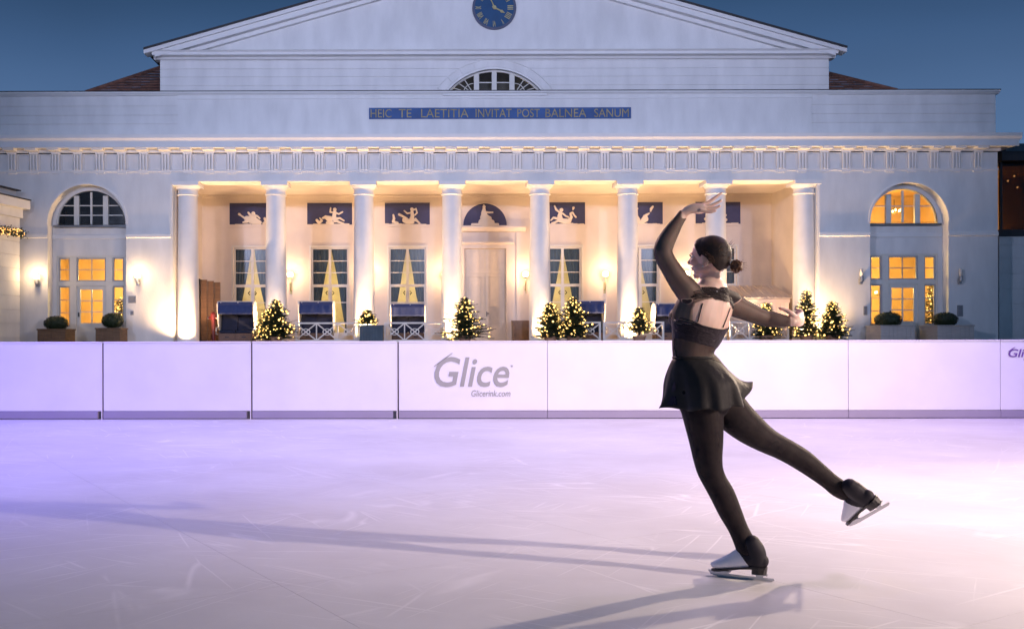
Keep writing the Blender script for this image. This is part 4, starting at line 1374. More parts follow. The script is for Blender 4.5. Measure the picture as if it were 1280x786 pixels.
# ------------------------------------------------------------------ greenery
def fir_mesh_parts(seed, h, r, n=330):
    rnd = random.Random(seed)
    trunk = MB().tube([(0, 0, 0), (0.01, 0, h * 0.5), (0, 0, h * 0.97)], [0.04, 0.028, 0.008], 7)
    cr = MB()
    tips = []
    for i in range(n):
        t = (i + 0.5) / n
        t = 1 - (1 - t) ** 0.8
        z = 0.06 * h + t * h * 0.92
        a = i * 2.39996 + rnd.uniform(-.3, .3)
        L = (1.16 * r * (1 - t) ** 0.66 * rnd.uniform(0.5, 1.18) + 0.04) * (1 + 0.16 * math.sin(a * 2 + seed) + 0.12 * math.sin(t * 17 + seed))
        dz = rnd.uniform(-0.05, 0.42) * L + 0.02
        d = Vector((math.cos(a), math.sin(a), 0))
        p0 = Vector((0, 0, z))
        p1 = p0 + d * L + Vector((0, 0, dz))
        side = Vector((-d.y, d.x, 0))
        k = max(4, int(L / 0.035))
        for j in range(k):
            u = 0.18 + 0.82 * (j + 0.5) / k
            q = p0.lerp(p1, u) - Vector((0, 0, 0.10 * L * u * u))
            for sg in (-1, 1):
                ln = (0.055 + 0.085 * (1 - u)) * rnd.uniform(0.7, 1.3)
                tip = q + side * sg * ln + d * ln * 0.8 + Vector((0, 0, rnd.uniform(-.02, .035)))
                w = d * 0.010 + Vector((0, 0, 0.008))
                cr.add([q - w, q + w, tip], [(0, 1, 2)])
        cr.add([p0, p0 + Vector((0, 0, 0.012)), p1], [(0, 1, 2)])
        if rnd.random() < 0.40:
            tips.append(p0.lerp(p1, rnd.uniform(0.72, 1.05)) - Vector((0, 0, rnd.uniform(0, .03))))
    for k in range(6):
        cr.add([(0, 0, h * 0.93), (0.02 * math.cos(k), 0.02 * math.sin(k), h * 0.94), (0.012 * math.cos(k), 0.012 * math.sin(k), h * 1.03)], [(0, 1, 2)])
    lm_ = MB()
    for tq in tips:
        lm_.ball(tq, rnd.choice((0.014, 0.018, 0.022, 0.026, 0.034)), 6, 4)
    lm_.ball((0, 0, h * 1.0), 0.022, 6, 4)
    return trunk, cr, lm_
FV = {}
def fir(px, ytop, ybase_z, Y, r, label, pot=None, seed=1, bare=False):
    k = F / Y
    x = wx(px, k)
    zt_ = wz(ytop, k)
    h = zt_ - ybase_z
    t = thing('lit_fir_tree', (x, Y, ybase_z), label, 'christmas tree', 'small fir trees with fairy lights along the terrace')
    tr, cr_, li = fir_mesh_parts(seed, h, r, 330 if h > 1 else 170)
    for (mm, nm, mt) in ((tr, 'trunk', 'bark'), (cr_, 'crown', 'needle'), (li, 'fairy_lights', 'fairy')):
        mm.v = [(a + x, b + Y, c + ybase_z) for a, b, c in mm.v]
        o = mm.build(nm, M[mt], t)
        if nm == 'fairy_lights':
            kind(o, 'stuff')
    if pot:
        MB().lathe(x, Y, [(0.15, FL + 0.0), (0.21, FL + 0.22), (0.235, FL + 0.23), (0.235, FL + 0.28), (0.20, FL + 0.285)], 20).build('pot', M['terracotta'], t, auto=40)
    return t
YT = 33.55
fir(345, 374, FL + 0.1, YT, 0.66, 'bushy lit fir tree in front of the second column from the left', True, 3)
fir(338, 386, FL + 0.1, YT + 0.25, 0.5, 'slimmer lit fir tree tucked against the left of the bushy one at the second column', True, 13)
fir(459, 388, FL + 0.66, YT + 0.2, 0.36, 'short lit fir tree standing in the slate blue planter by the third column', None, 5)
fir(581, 372, FL + 0.1, YT, 0.64, 'full lit fir tree in front of the fourth column, left of the middle door', True, 7)
fir(688, 379, FL + 0.1, YT, 0.60, 'lit fir tree at the foot of the fifth column, left one of the touching pair', True, 11)
fir(716, 372, FL + 0.1, YT + 0.1, 0.60, 'lit fir tree right of the fifth column in front of a hooded chair', True, 17)
fir(799, 385, FL + 0.3, YT + 0.25, 0.42, 'thin lit fir tree behind the lattice rail by the sixth column', True, 19)
fir(958, 380, FL + 0.1, YT + 0.2, 0.50, 'sparse lit fir tree half hidden behind the skater\'s outstretched arm', True, 23)
fir(1008, 364, FL + 0.1, YT, 0.50, 'tall lit fir tree in front of the last column, right beside the skater\'s hand', True, 29)
fir(1040, 378, FL + 0.1, YT, 0.54, 'lit fir tree right of the last column, before the blue wing wall', True, 31)
# trees inside the wings
def small_tree_inside(x, Y, h, label, seed):
    t = thing('lit_fir_tree', (x, Y, FL), label, 'christmas tree', 'lit fir trees inside the wings')
    tr, cr_, li = fir_mesh_parts(seed, h, 0.42, 200)
    for (mm, nm, mt) in ((tr, 'trunk', 'bark'), (cr_, 'crown', 'needle'), (li, 'fairy_lights', 'fairy')):
        mm.v = [(a + x, b + Y, c + FL) for a, b, c in mm.v]
        o = mm.build(nm, M[mt], t)
        if nm == 'fairy_lights':
            kind(o, 'stuff')
small_tree_inside(wx(1165, F / 35.9), 35.9, 2.15, 'fir tree thick with lights standing inside the right sidelight of the right wing', 41)
small_tree_inside(wx(151, F / 35.9), 35.9, 1.7, 'darker fir tree standing inside the right sidelight of the left wing', 43)

def boxwood(px, py_mid, w_px, h_px, label, Y):
    k = F / Y
    x, z = wx(px, k), wz(py_mid, k)
    rx, rz = w_px / 2 / k, h_px / 2 / k
    t = thing('boxwood_ball', (x, Y, z - rz), label, 'shrub', 'clipped boxwood balls beside the wing doors')
    rnd = random.Random(int(px))
    m = MB()
    m.ball((x, Y, z), (rx * 0.88, rx * 0.88, rz * 0.88), 16, 10)
    for i in range(2600):
        u, v = rnd.uniform(-1, 1), rnd.uniform(0, 2 * PI)
        d = Vector((math.sqrt(1 - u * u) * math.cos(v), math.sqrt(1 - u * u) * math.sin(v), u))
        rr = rnd.uniform(0.90, 1.04)
        q = Vector((x + d.x * rx * rr, Y + d.y * rx * rr, z + d.z * rz * rr))
        a = Vector((rnd.uniform(-1, 1), rnd.uniform(-1, 1), rnd.uniform(-1, 1))).normalized() * 0.022
        b = d.cross(a).normalized() * 0.014
        m.add([q - a, q + b, q + a, q - b], [(0, 1, 2, 3)])
    m.build('foliage', M['box'], t)
    MB().tube([(x, Y, z - rz - 0.12), (x, Y, z - rz * 0.5)], 0.03, 6).build('stem', M['bark'], t)
    return x
def tub(px0, px1, pytop, label, Y, mt, nm='planter_box'):
    k = F / Y
    x0, x1, z1 = wx(px0, k), wx(px1, k), wz(pytop, k)
    d = (x1 - x0)
    t = thing(nm, ((x0 + x1) / 2, Y, FL), label, 'planter')
    y0, y1 = Y - d / 2, Y + d / 2
    n = 8
    for (ax, fixed) in (('x', y0), ('x', y1 - 0.035), ('y', x0), ('y', x1 - 0.035)):
        for i in range(n):
            a, b = (x0, x1) if ax == 'x' else (y0 + 0.036, y1 - 0.036)
            p, q = a + (b - a) * i / n + 0.003, a + (b - a) * (i + 1) / n - 0.003
            if ax == 'x':
                m = MB().box(p, q, fixed, fixed + 0.034, FL + 0.04, z1 - 0.05)
            else:
                m = MB().box(fixed, fixed + 0.034, p, q, FL + 0.04, z1 - 0.05)
            m.build('plank', mt, t)
    MB().prism([rect(x0 - 0.02, x1 + 0.02, z1 - 0.049, z1), rect(x0 + 0.06, x1 - 0.06, z1 - 0.03, z1 - 0.02)], y0 - 0.02, y0 + 0.05).box(x0 - 0.02, x1 + 0.02, y1 - 0.05, y1 + 0.02, z1 - 0.049, z1).box(x0 - 0.02, x0 + 0.05, y0 + 0.051, y1 - 0.051, z1 - 0.049, z1).box(x1 - 0.05, x1 + 0.02, y0 + 0.051, y1 - 0.051, z1 - 0.049, z1).build('rim', mt, t)
    MB().box(x0 + 0.051, x1 - 0.051, y0 + 0.051, y1 - 0.051, z1 - 0.16, z1 - 0.07).build('soil', M['bark'], t)
    return t
YB = BF - 0.75
tub(53.5, 88, 410, 'brown timber planter left of the left wing door', YB, M['planterwood'])
tub(124.5, 155, 409, 'brown timber planter right of the left wing door', YB, M['planterwood'])
tub(1091, 1133, 408, 'faded white planter left of the right wing door', YB, M['planterwhite'])
tub(1160, 1205, 408, 'faded white planter right of the right wing door', YB, M['planterwhite'])
boxwood(70.5, 403, 29, 18, 'flattish clipped boxwood ball in the brown planter left of the left wing door', YB)
boxwood(141, 400, 26, 19, 'round clipped boxwood ball in the brown planter right of the left wing door', YB)
boxwood(1110, 401, 32, 19, 'dark boxwood ball in the faded planter left of the right wing door', YB)
boxwood(1181, 401, 29, 18, 'dark boxwood ball in the faded planter right of the right wing door', YB)
tub(450, 479, 406.5, 'slate blue planter with a short lit fir by the third column', YT + 0.2, M['planterblue'])

# ------------------------------------------------------------------ lattice rails
def lattice(px0, px1, Y, label):
    k = F / Y
    x0, x1 = wx(px0, k), wx(px1, k)
    t = thing('lattice_rail', ((x0 + x1) / 2, Y, FL), label, 'railing', 'low lattice rails between the columns')
    z0, z1 = FL + 0.04, wz(402.5, k)
    MB().box(x0, x1, Y - 0.035, Y + 0.035, z1 - 0.06, z1).build('top_rail', M['fence'], t, bevel=0.006)
    MB().box(x0, x1, Y - 0.03, Y + 0.03, z0 + 0.04, z0 + 0.13).build('bottom_rail', M['fence'], t, bevel=0.006)
    n = max(1, round((x1 - x0) / 0.70))
    zz0, zz1 = z0 + 0.131, z1 - 0.061
    for i in range(n + 1):
        xx = x0 + (x1 - x0) * i / n
        xx = min(max(xx, x0 + 0.035), x1 - 0.035)
        w = 0.034 if i in (0, n) else 0.02
        MB().box(xx - w, xx + w, Y - 0.026, Y + 0.026, zz0 if i not in (0, n) else FL, zz1).build('post', M['fence'], t)
    for i in range(n):
        a = x0 + (x1 - x0) * i / n + 0.03
        b = x0 + (x1 - x0) * (i + 1) / n - 0.03
        c_, zc_ = (a + b) / 2, (zz0 + zz1) / 2
        def bar(p, q, off):
            d = Vector((q[0] - p[0], 0, q[1] - p[1]))
            nn_ = Vector((-d.z, 0, d.x)).normalized() * 0.021
            m = MB()
            m.prism([(p[0] - nn_.x, p[1] - nn_.z), (q[0] - nn_.x, q[1] - nn_.z), (q[0] + nn_.x, q[1] + nn_.z), (p[0] + nn_.x, p[1] + nn_.z)], Y - 0.012 + off, Y + 0.010 + off)
            m.build('slat', M['fence'], t)
        bar((a, zz0), (b, zz1), -0.011)
        bar((a, zz1), (b, zz0), 0.013)
        ro = min(b - a, zz1 - zz0) * 0.22
        MB().prism([[(c_ + 1.35 * ro * math.cos(j * PI / 8), zc_ + ro * math.sin(j * PI / 8)) for j in range(16)], [(c_ + 1.35 * (ro - 0.026) * math.cos(j * PI / 8), zc_ + (ro - 0.026) * math.sin(j * PI / 8)) for j in range(16)]], Y - 0.036, Y - 0.024).build('ring', M['fence'], t)
    return t
YL = YT + 0.38
lattice(369, 449, YL, 'greige lattice rail between the second and third columns')
lattice(480, 557, YL, 'greige lattice rail between the third and fourth columns, left of the full fir')
lattice(696, 751, YL, 'greige lattice rail right of the fifth column, half behind two lit firs')
lattice(753.5, 830, YL, 'greige lattice rail crossing in front of the sixth column')
lattice(912, 986, YL, 'greige lattice rail under the skater\'s outstretched arm')

# ------------------------------------------------------------------ hooded beach chairs
def strandkorb(px0, px1, ptop, Y, label, base_open=True):
    k = F / Y
    x0, x1 = wx(px0, k), wx(px1, k)
    zt_ = wz(ptop, k)
    cx = (x0 + x1) / 2
    t = thing('hooded_beach_chair', (cx, Y, FL), label, 'beach chair', 'navy hooded beach chairs on the terrace')
    w = (x1 - x0) / 2
    zs_ = FL + 0.42
    # side cheeks: curved outline seen from the side
    prof = [(Y - 0.10, zs_ + 0.15), (Y - 0.30, zt_ - 0.42), (Y - 0.34, zt_ - 0.12), (Y - 0.26, zt_ - 0.03), (Y - 0.02, zt_), (Y + 0.22, zt_ - 0.06), (Y + 0.42, zt_ - 0.40), (Y + 0.40, zs_ + 0.02), (Y + 0.30, zs_)]
    for s in (-1, 1):
        a = cx + s * w
        MB().extr(prof, min(a, a - s * 0.045), max(a, a - s * 0.045)).build('side_cheek', M['whitewood'], t, bevel=0.012)
    # hood top and back
    tp = [(Y - 0.30, zt_ - 0.09), (Y - 0.25, zt_ - 0.035), (Y - 0.02, zt_ - 0.008), (Y + 0.21, zt_ - 0.07), (Y + 0.40, zt_ - 0.40), (Y + 0.38, zs_ + 0.02), (Y + 0.33, zs_ + 0.02), (Y + 0.35, zt_ - 0.40), (Y + 0.17, zt_ - 0.11), (Y - 0.02, zt_ - 0.05), (Y - 0.24, zt_ - 0.08)]
    MB().extr(tp, cx - w + 0.046, cx + w - 0.046).build('hood', M['whitewood'], t, smooth=False)
    MB().extr([(Y + 0.32, zs_ + 0.02), (Y + 0.34, zt_ - 0.42), (Y + 0.15, zt_ - 0.13), (Y - 0.02, zt_ - 0.07), (Y - 0.02, zt_ - 0.12), (Y + 0.11, zt_ - 0.17), (Y + 0.27, zt_ - 0.44), (Y + 0.25, zs_ + 0.02)], cx - w + 0.05, cx + w - 0.05).build('lining', M['navydark'], t)
    # awning falling at the front
    vs, fs = [], []
    nn_ = 14
    rows = [(Y - 0.05, zt_ - 0.022), (Y - 0.27, zt_ - 0.05), (Y - 0.37, zt_ - 0.16), (Y - 0.41, zt_ - 0.43), (Y - 0.40, zt_ - 0.47)]
    for (yy, z_) in rows:
        for i in range(nn_ + 1):
            u = i / nn_
            vs.append((cx - w + 0.05 + (2 * w - 0.10) * u, yy + 0.008 * math.sin(u * 25), z_ - (0.012 * abs(math.sin(u * PI * 5)) if z_ < zt_ - 0.45 else 0)))
    n1 = nn_ + 1
    fs = [(j * n1 + i, j * n1 + i + 1, (j + 1) * n1 + i + 1, (j + 1) * n1 + i) for j in range(len(rows) - 1) for i in range(nn_)]
    MB().add(vs, fs).build('awning', M['navy'], t)
    # seat, cushions, arms, footrest drawers
    MB().box(cx - w + 0.05, cx + w - 0.05, Y - 0.28, Y + 0.34, FL + 0.05, zs_ - 0.02).build('base', M['wicker'], t, bevel=0.01)
    for s in (-1, 1):
        a, b = (cx - w + 0.06, cx - 0.01) if s < 0 else (cx + 0.01, cx + w - 0.06)
        MB().box(a, b, Y - 0.27, Y + 0.22, zs_ - 0.019, zs_ + 0.09).build('seat_cushion', M['navydark'], t, bevel=0.03)
        MB().add([(a, Y + 0.12, zs_ + 0.095), (b, Y + 0.12, zs_ + 0.095), (b, Y + 0.24, zs_ + 0.095), (a, Y + 0.24, zs_ + 0.095), (a, Y + 0.20, zt_ - 0.38), (b, Y + 0.20, zt_ - 0.38), (b, Y + 0.26, zt_ - 0.38), (a, Y + 0.26, zt_ - 0.38)], [(0, 1, 2, 3), (7, 6, 5, 4), (0, 4, 5, 1), (1, 5, 6, 2), (2, 6, 7, 3), (3, 7, 4, 0)]).build('back_cushion', M['navydark'], t, bevel=0.02)
        q = cx + s * (w - 0.02)
        MB().tube([(q, Y - 0.10, zs_ + 0.18), (q + s * 0.02, Y - 0.38, zs_ + 0.16), (q + s * 0.02, Y - 0.44, zs_ + 0.08), (q + s * 0.02, Y - 0.42, zs_ - 0.04), (q, Y - 0.28, zs_ - 0.06)], 0.024, 8).build('armrest', M['whitewood'], t, smooth=True)
        c0_, c1_ = (a + 0.02, b - 0.01) if s < 0 else (a + 0.01, b - 0.02)
        MB().box(c0_, c1_, Y - 0.315, Y - 0.281, FL + 0.10, zs_ - 0.07).build('footrest_drawer', M['wicker'], t, bevel=0.006)
        MB().box((c0_ + c1_) / 2 - 0.07, (c0_ + c1_) / 2 + 0.07, Y - 0.335, Y - 0.316, zs_ - 0.17, zs_ - 0.14).build('pull', M['metal'], t)
    return t
YK = 34.62
strandkorb(273.5, 319.5, 375.5, YK, 'hooded beach chair standing open between the first and second columns')
strandkorb(374, 418, 375.5, YK + 0.2, 'hooded beach chair behind the lattice rail between the second and third columns')
strandkorb(488, 532, 378.5, YK + 0.4, 'hooded beach chair between the third and fourth columns, lowest of the row')
strandkorb(711, 755, 375.5, YK + 0.2, 'hooded beach chair right of the fifth column, behind two lit firs')
strandkorb(816, 862, 379, YK + 0.2, 'hooded beach chair half hidden behind the skater\'s waist')

# ------------------------------------------------------------------ small things on the terrace
k = F / 36.6
t = thing('timber_screen', (wx(262, k), 36.6, FL), 'upright brown timber screen against the portico\'s left cheek', 'screen')
x0 = wx(251, k)
for i in range(3):
    MB().box(x0 + i * 0.235, x0 + i * 0.235 + 0.228, 36.6 + i * 0.05, 36.66 + i * 0.05, FL, wz(349 + i * 1.5, k)).build('plank', M['planterwood'], t, bevel=0.004)
MB().box(x0 - 0.06, x0 - 0.004, 36.5, 36.62, FL, wz(348, k)).build('post', M['metal'], t)
# red standpipe
k = F / 35.4
x = wx(267, k)
z0 = FL
t = thing('red_hydrant', (x, 35.4, z0), 'dark red standpipe hydrant beside the hooded chair at the left end', 'hydrant')
zt_ = wz(389, k)
MB().lathe(x, 35.4, [(0.12, z0), (0.12, z0 + 0.04), (0.07, z0 + 0.06), (0.07, zt_ - 0.30), (0.10, zt_ - 0.28), (0.11, zt_ - 0.14), (0.09, zt_ - 0.06), (0.05, zt_ - 0.02), (0.03, zt_)], 16).build('body', M['red'], t, auto=40)
for s in (-1, 1):
    MB().tube([(x, 35.4, zt_ - 0.22), (x + s * 0.17, 35.36, zt_ - 0.22)], 0.045, 10).build('outlet', M['red'], t)
    MB().tube([(x + s * 0.171, 35.36, zt_ - 0.22), (x + s * 0.20, 35.355, zt_ - 0.22)], 0.055, 8).build('cap', M['lampmetal'], t)
# panelled timber box right of the door
k = F / 38.4
x0, x1, z1 = wx(640.5, k), wx(662, k), wz(401, k)
t = thing('timber_box', ((x0 + x1) / 2, 38.4, FL), 'brown panelled timber box against the wall right of the middle door', 'box')
wb = mat('weathered_brown_panel', (0.26, 0.17, 0.12), 0.7, var=0.25, scale=4)
MB().box(x0 + 0.03, x1 - 0.03, 38.2, 38.75, FL, z1 - 0.03).build('carcass', wb, t)
MB().prism([rect(x0, x1, FL, z1 - 0.031), rect(x0 + 0.09, x1 - 0.09, FL + 0.09, z1 - 0.12)], 38.16, 38.199).build('door_frame', wb, t)
MB().box(x0 - 0.02, x1 + 0.02, 38.14, 38.77, z1 - 0.0295, z1).build('lid', wb, t)
# white wooden hut at the right end of the portico
yh = 36.2
k = F / yh
x0, x1 = wx(912, k), wx(986, k)
zt_, ze_ = wz(359, F / 37.9), wz(374, k)
t = thing('wooden_hut', ((x0 + x1) / 2, yh, FL), 'pale wooden bar hut with ribbed lean-to roof at the right end of the portico', 'hut')
n = 14
for i in range(n):
    a = x0 + (x1 - x0) * i / n
    MB().box(a + 0.003, a + (x1 - x0) / n - 0.003, yh, yh + 0.03, FL, ze_ - 0.1).build('plank', M['hut'], t)
MB().box(x0, x0 + 0.03, yh + 0.031, yh + 1.6, FL, ze_ - 0.02).build('side_panel', M['hut'], t)
MB().box(x1 - 0.03, x1, yh + 0.031, yh + 1.6, FL, ze_ - 0.02).build('side_panel', M['hut'], t)
MB().box(x0 - 0.03, x1 + 0.03, yh - 0.04, yh - 0.001, ze_ - 0.16, ze_ - 0.02).build('fascia', M['hut'], t)
m = MB()
MB().add([(x0 - 0.08, yh - 0.12, ze_), (x1 + 0.08, yh - 0.12, ze_), (x1 + 0.08, yh + 1.75, zt_), (x0 + 0.12, yh + 1.75, zt_), (x0 - 0.08, yh - 0.12, ze_ + 0.03), (x1 + 0.08, yh - 0.12, ze_ + 0.03), (x1 + 0.08, yh + 1.75, zt_ + 0.03), (x0 + 0.12, yh + 1.75, zt_ + 0.03)], [(0, 1, 2, 3), (7, 6, 5, 4), (0, 4, 5, 1), (1, 5, 6, 2), (2, 6, 7, 3), (3, 7, 4, 0)]).build('roof', M['hut'], t)
for i in range(9):
    u = i / 8
    a0 = (x0 - 0.06) + (x1 - x0 + 0.12) * u
    a1 = (x0 + 0.14) + (x1 - x0 - 0.08) * u
    MB().tube([(a0, yh - 0.11, ze_ + 0.04), (a1, yh + 1.74, zt_ + 0.04)], 0.022, 6).build('roof_batten', M['hut'], t)

# ------------------------------------------------------------------ the skater
SD = 4.70                                   # distance of the skating foot
def sp(px, py, dy=0.0):
    """a point of the figure: measured in the photograph, set at its own distance"""
    D = SD + dy
    return Vector(((px - 530.0) / F * D, D, EYE + (424.0 - py) / F * D))
PX = SD / F
RT = Vector((0.82, 0.57, 0))                # the figure's right
FW = Vector((-0.57, 0.82, 0))               # the way the chest faces
def cr4(a, b, c, d, t):
    return 0.5 * ((2 * b) + (-a + c) * t + (2 * a - 5 * b + 4 * c - d) * t * t + (-a + 3 * b - 3 * c + d) * t * t * t)
def loft(mb, secs, axis, n=28, sub=5, caps=True):
    """secs: (point, half width, half depth); axis: direction of the half width"""
    P = [s[0] for s in secs]
    A = [s[1] for s in secs]
    Bq = [s[2] for s in secs]
    X = [s[3] if len(s) > 3 else axis for s in secs]
    m = len(secs)
    out = []
    for i in range(m - 1):
        i0, i3 = max(i - 1, 0), min(i + 2, m - 1)
        for k in range(sub):
            t = k / sub
            out.append((cr4(P[i0], P[i], P[i + 1], P[i3], t), cr4(A[i0], A[i], A[i + 1], A[i3], t), cr4(Bq[i0], Bq[i], Bq[i + 1], Bq[i3], t), X[i].lerp(X[i + 1], t)))
    out.append((P[-1], A[-1], Bq[-1], X[-1]))
    # rounded ends
    if caps:
        def cap(p, q, rev):
            d = (p[0] - q[0]).normalized()
            r = min(p[1], p[2])
            return [(p[0] + d * r * math.sin(a), p[1] * math.cos(a), p[2] * math.cos(a), p[3]) for a in (0.4, 0.8, 1.15, 1.45)]
        out = list(reversed(cap(out[0], out[1], 0))) + out + cap(out[-1], out[-2], 1)
    vs, fs = [], []
    for i, (p, a, b, ax) in enumerate(out):
        t = (out[min(i + 1, len(out) - 1)][0] - out[max(i - 1, 0)][0]).normalized()
        u = (ax - t * ax.dot(t)).normalized()
        v = t.cross(u)
        for k in range(n):
            th = 2 * PI * k / n
            vs.append(p + u * (a * math.cos(th)) + v * (b * math.sin(th)))
    for i in range(len(out) - 1):
        for k in range(n):
            a_, b_ = i * n + k, i * n + (k + 1) % n
            fs.append((a_, b_, b_ + n, a_ + n))
    fs.append(tuple(range(n - 1, -1, -1)))
    fs.append(tuple((len(out) - 1) * n + k for k in range(n)))
    mb.add(vs, fs)
    return out

bones = []          # (name, points, radii) for sorting the skin into garments
def limb(mb, nm, rows, axis=RT, k=1.0, flat=1.0):
    secs = [(sp(r[0], r[1], r[2]), r[3] * PX * k, (r[4] if len(r) > 4 else r[3] * flat) * PX * k) for r in rows]
    out = loft(mb, secs, axis)
    bones.append((nm, [(o[0], max(0.01, (o[1] + o[2]) / 2)) for o in out]))
    return out

body = MB()
# legs: px, py, depth offset, half width (px), half depth (px)
limb(body, 'leg_l', [(873, 484, -0.03, 27, 27), (876, 505, -0.03, 27, 27), (879, 525, -0.03, 25.5, 25), (882, 550, -0.02, 21.5, 22), (884, 572, -0.01, 18, 19), (887, 588, -0.01, 16, 17), (893, 602, -0.01, 15, 15.5), (902, 618, 0.0, 15.8, 15.5), (911, 638, 0.01, 15, 14.5), (921, 659, 0.02, 12.6, 12.4), (928, 674, 0.01, 13.2, 12.6), (933, 686, 0.0, 14.2, 13), (937, 697, 0.0, 12, 12)], k=0.94)
limb(body, 'leg_r', [(893, 484, 0.03, 25, 25), (902, 500, 0.04, 26, 26), (917, 519, 0.05, 25, 25), (936, 536, 0.07, 21.5, 22), (956, 550, 0.09, 18, 18), (973, 559, 0.10, 15.5, 16), (988, 567, 0.11, 15.5, 15.5), (1004, 577, 0.12, 15, 15), (1021, 590, 0.12, 13.2, 13.2), (1036, 602, 0.12, 12, 12), (1046, 610, 0.12, 12.6, 12.6), (1054, 616, 0.12, 11, 11)], k=0.91, axis=Vector((0.3, 0.95, 0.1)))
# trunk
RT2 = RT
limb(body, 'torso', [(881, 497, 0.0, 38, 32), (878, 482, 0.0, 41, 34), (872, 464, 0.0, 34, 28), (867, 448, 0.0, 28.5, 22), (867, 434, 0.0, 30, 23), (871, 418, 0.0, 36, 27), (875, 402, 0.0, 41, 30), (880, 388, 0.0, 41, 28), (886, 374, 0.0, 36, 24), (890, 364, 0.0, 24, 18)])
# buttocks and shoulder blades
body.ball(sp(868, 488, -0.04), (0.072, 0.062, 0.085), 16, 10)
body.ball(sp(892, 486, -0.01), (0.085, 0.075, 0.09), 16, 10)
body.ball(sp(873, 386, -0.045), (0.04, 0.03, 0.06), 12, 8)
body.ball(sp(905, 385, 0.015), (0.045, 0.035, 0.06), 12, 8)
body.ball(sp(848, 398, 0.06), (0.045, 0.05, 0.05), 12, 8)
# neck
limb(body, 'neck', [(892, 368, 0.0, 15, 15), (890, 357, 0.0, 13, 12.5), (888, 346, 0.0, 12.5, 12.5), (886, 334, 0.0, 13, 13)])
# shoulders
limb(body, 'torso', [(893, 369, 0.0, 11, 11), (878, 368, -0.05, 11, 11), (864, 369, -0.09, 12, 12)])
limb(body, 'torso', [(893, 369, 0.0, 11, 11), (906, 373, 0.05, 11, 11), (915, 378, 0.09, 12, 12)])
# raised left arm
limb(body, 'arm_l', [(866, 371, -0.08, 15.5, 14), (858, 363, -0.10, 15.5, 15), (849, 352, -0.11, 13.5, 13.5), (839, 337, -0.12, 12, 12), (831, 323, -0.12, 11.5, 11.5), (829, 313, -0.12, 11.5, 11.5), (833, 302, -0.10, 11.2, 11), (841, 288, -0.08, 9.2, 9), (849, 276, -0.06, 7.0, 6.5), (854, 269, -0.05, 6.6, 5.8)], k=0.92)
# right arm held out behind
limb(body, 'arm_r', [(909, 379, 0.08, 14, 14), (920, 384, 0.10, 14.5, 14), (934, 390, 0.12, 13, 12.5), (948, 396, 0.13, 11.5, 11), (958, 399, 0.14, 10.8, 10.5), (970, 401, 0.13, 9.8, 9.6), (982, 402.5, 0.12, 7.8, 7.6), (991, 403, 0.11, 6.6, 5.8)], k=0.93)
# hands ------------------------------------------------------------
def finger(nm, pts, rads):
    secs = [(sp(*p), r * PX, r * PX) for p, r in zip(pts, rads)]
    out = loft(body, secs, Vector((0.2, 0.9, 0.2)), n=10, sub=3)
    bones.append((nm, [(o[0], max(0.005, o[1])) for o in out]))
limb(body, 'hand', [(855, 268, -0.05, 6.2, 5.0), (860, 264, -0.05, 7.5, 4.4), (867, 261.5, -0.05, 9.2, 4.2), (874, 260.5, -0.05, 9.4, 3.9), (879, 260, -0.05, 8.4, 3.4)], axis=Vector((0.05, 0.8, 0.6)))
finger('hand', [(877, 257.5, -0.022, ), (886, 254, -0.018), (893.5, 248.8, -0.016), (902, 242.5, -0.015)], [2.7, 2.5, 2.2, 1.7])
finger('hand', [(878, 259.5, -0.042), (887.5, 258.5, -0.042), (894.5, 255.8, -0.043), (901.5, 251.8, -0.045)], [2.8, 2.5, 2.25, 1.75])
finger('hand', [(878, 261.5, -0.062), (887, 262.2, -0.064), (893.8, 261.2, -0.067), (900, 258.5, -0.070)], [2.7, 2.45, 2.2, 1.7])
finger('hand', [(876, 263.8, -0.080), (884, 265.6, -0.084), (889.5, 265.8, -0.088), (894.5, 264.6, -0.091)], [2.45, 2.2, 2.0, 1.6])
finger('hand', [(862, 263, -0.024), (868, 264.8, -0.002), (874, 266, 0.008), (880, 265.2, 0.013)], [3.4, 3.2, 2.7, 2.1])
limb(body, 'hand', [(991, 403, 0.11, 6.2, 5.2), (996, 402, 0.115, 8.0, 5.0), (999.5, 400.5, 0.145, 8.8, 4.3), (1001.5, 399, 0.175, 8.6, 3.8), (1002, 398, 0.19, 7.8, 3.4)], axis=Vector((-0.1, 0.1, 1)))
for i, (oy, ln) in enumerate(((-5.6, 0.95), (-2.0, 1.06), (1.8, 1.0), (5.2, 0.8))):
    finger('hand', [(1001.8, 398.5 + oy, 0.185), (1002.5 - 0.5 * ln, 397 + oy * 1.12, 0.185 + 0.032 * ln), (1000 - 1.5 * ln, 395.5 + oy * 1.2, 0.185 + 0.055 * ln), (996 - 2.2 * ln, 394.5 + oy * 1.25, 0.185 + 0.072 * ln)], [2.6, 2.4, 2.15, 1.7])
finger('hand', [(994.5, 398, 0.115), (988, 392, 0.11), (982, 388.8, 0.115), (975, 386.2, 0.12)], [3.6, 3.2, 2.7, 2.0])

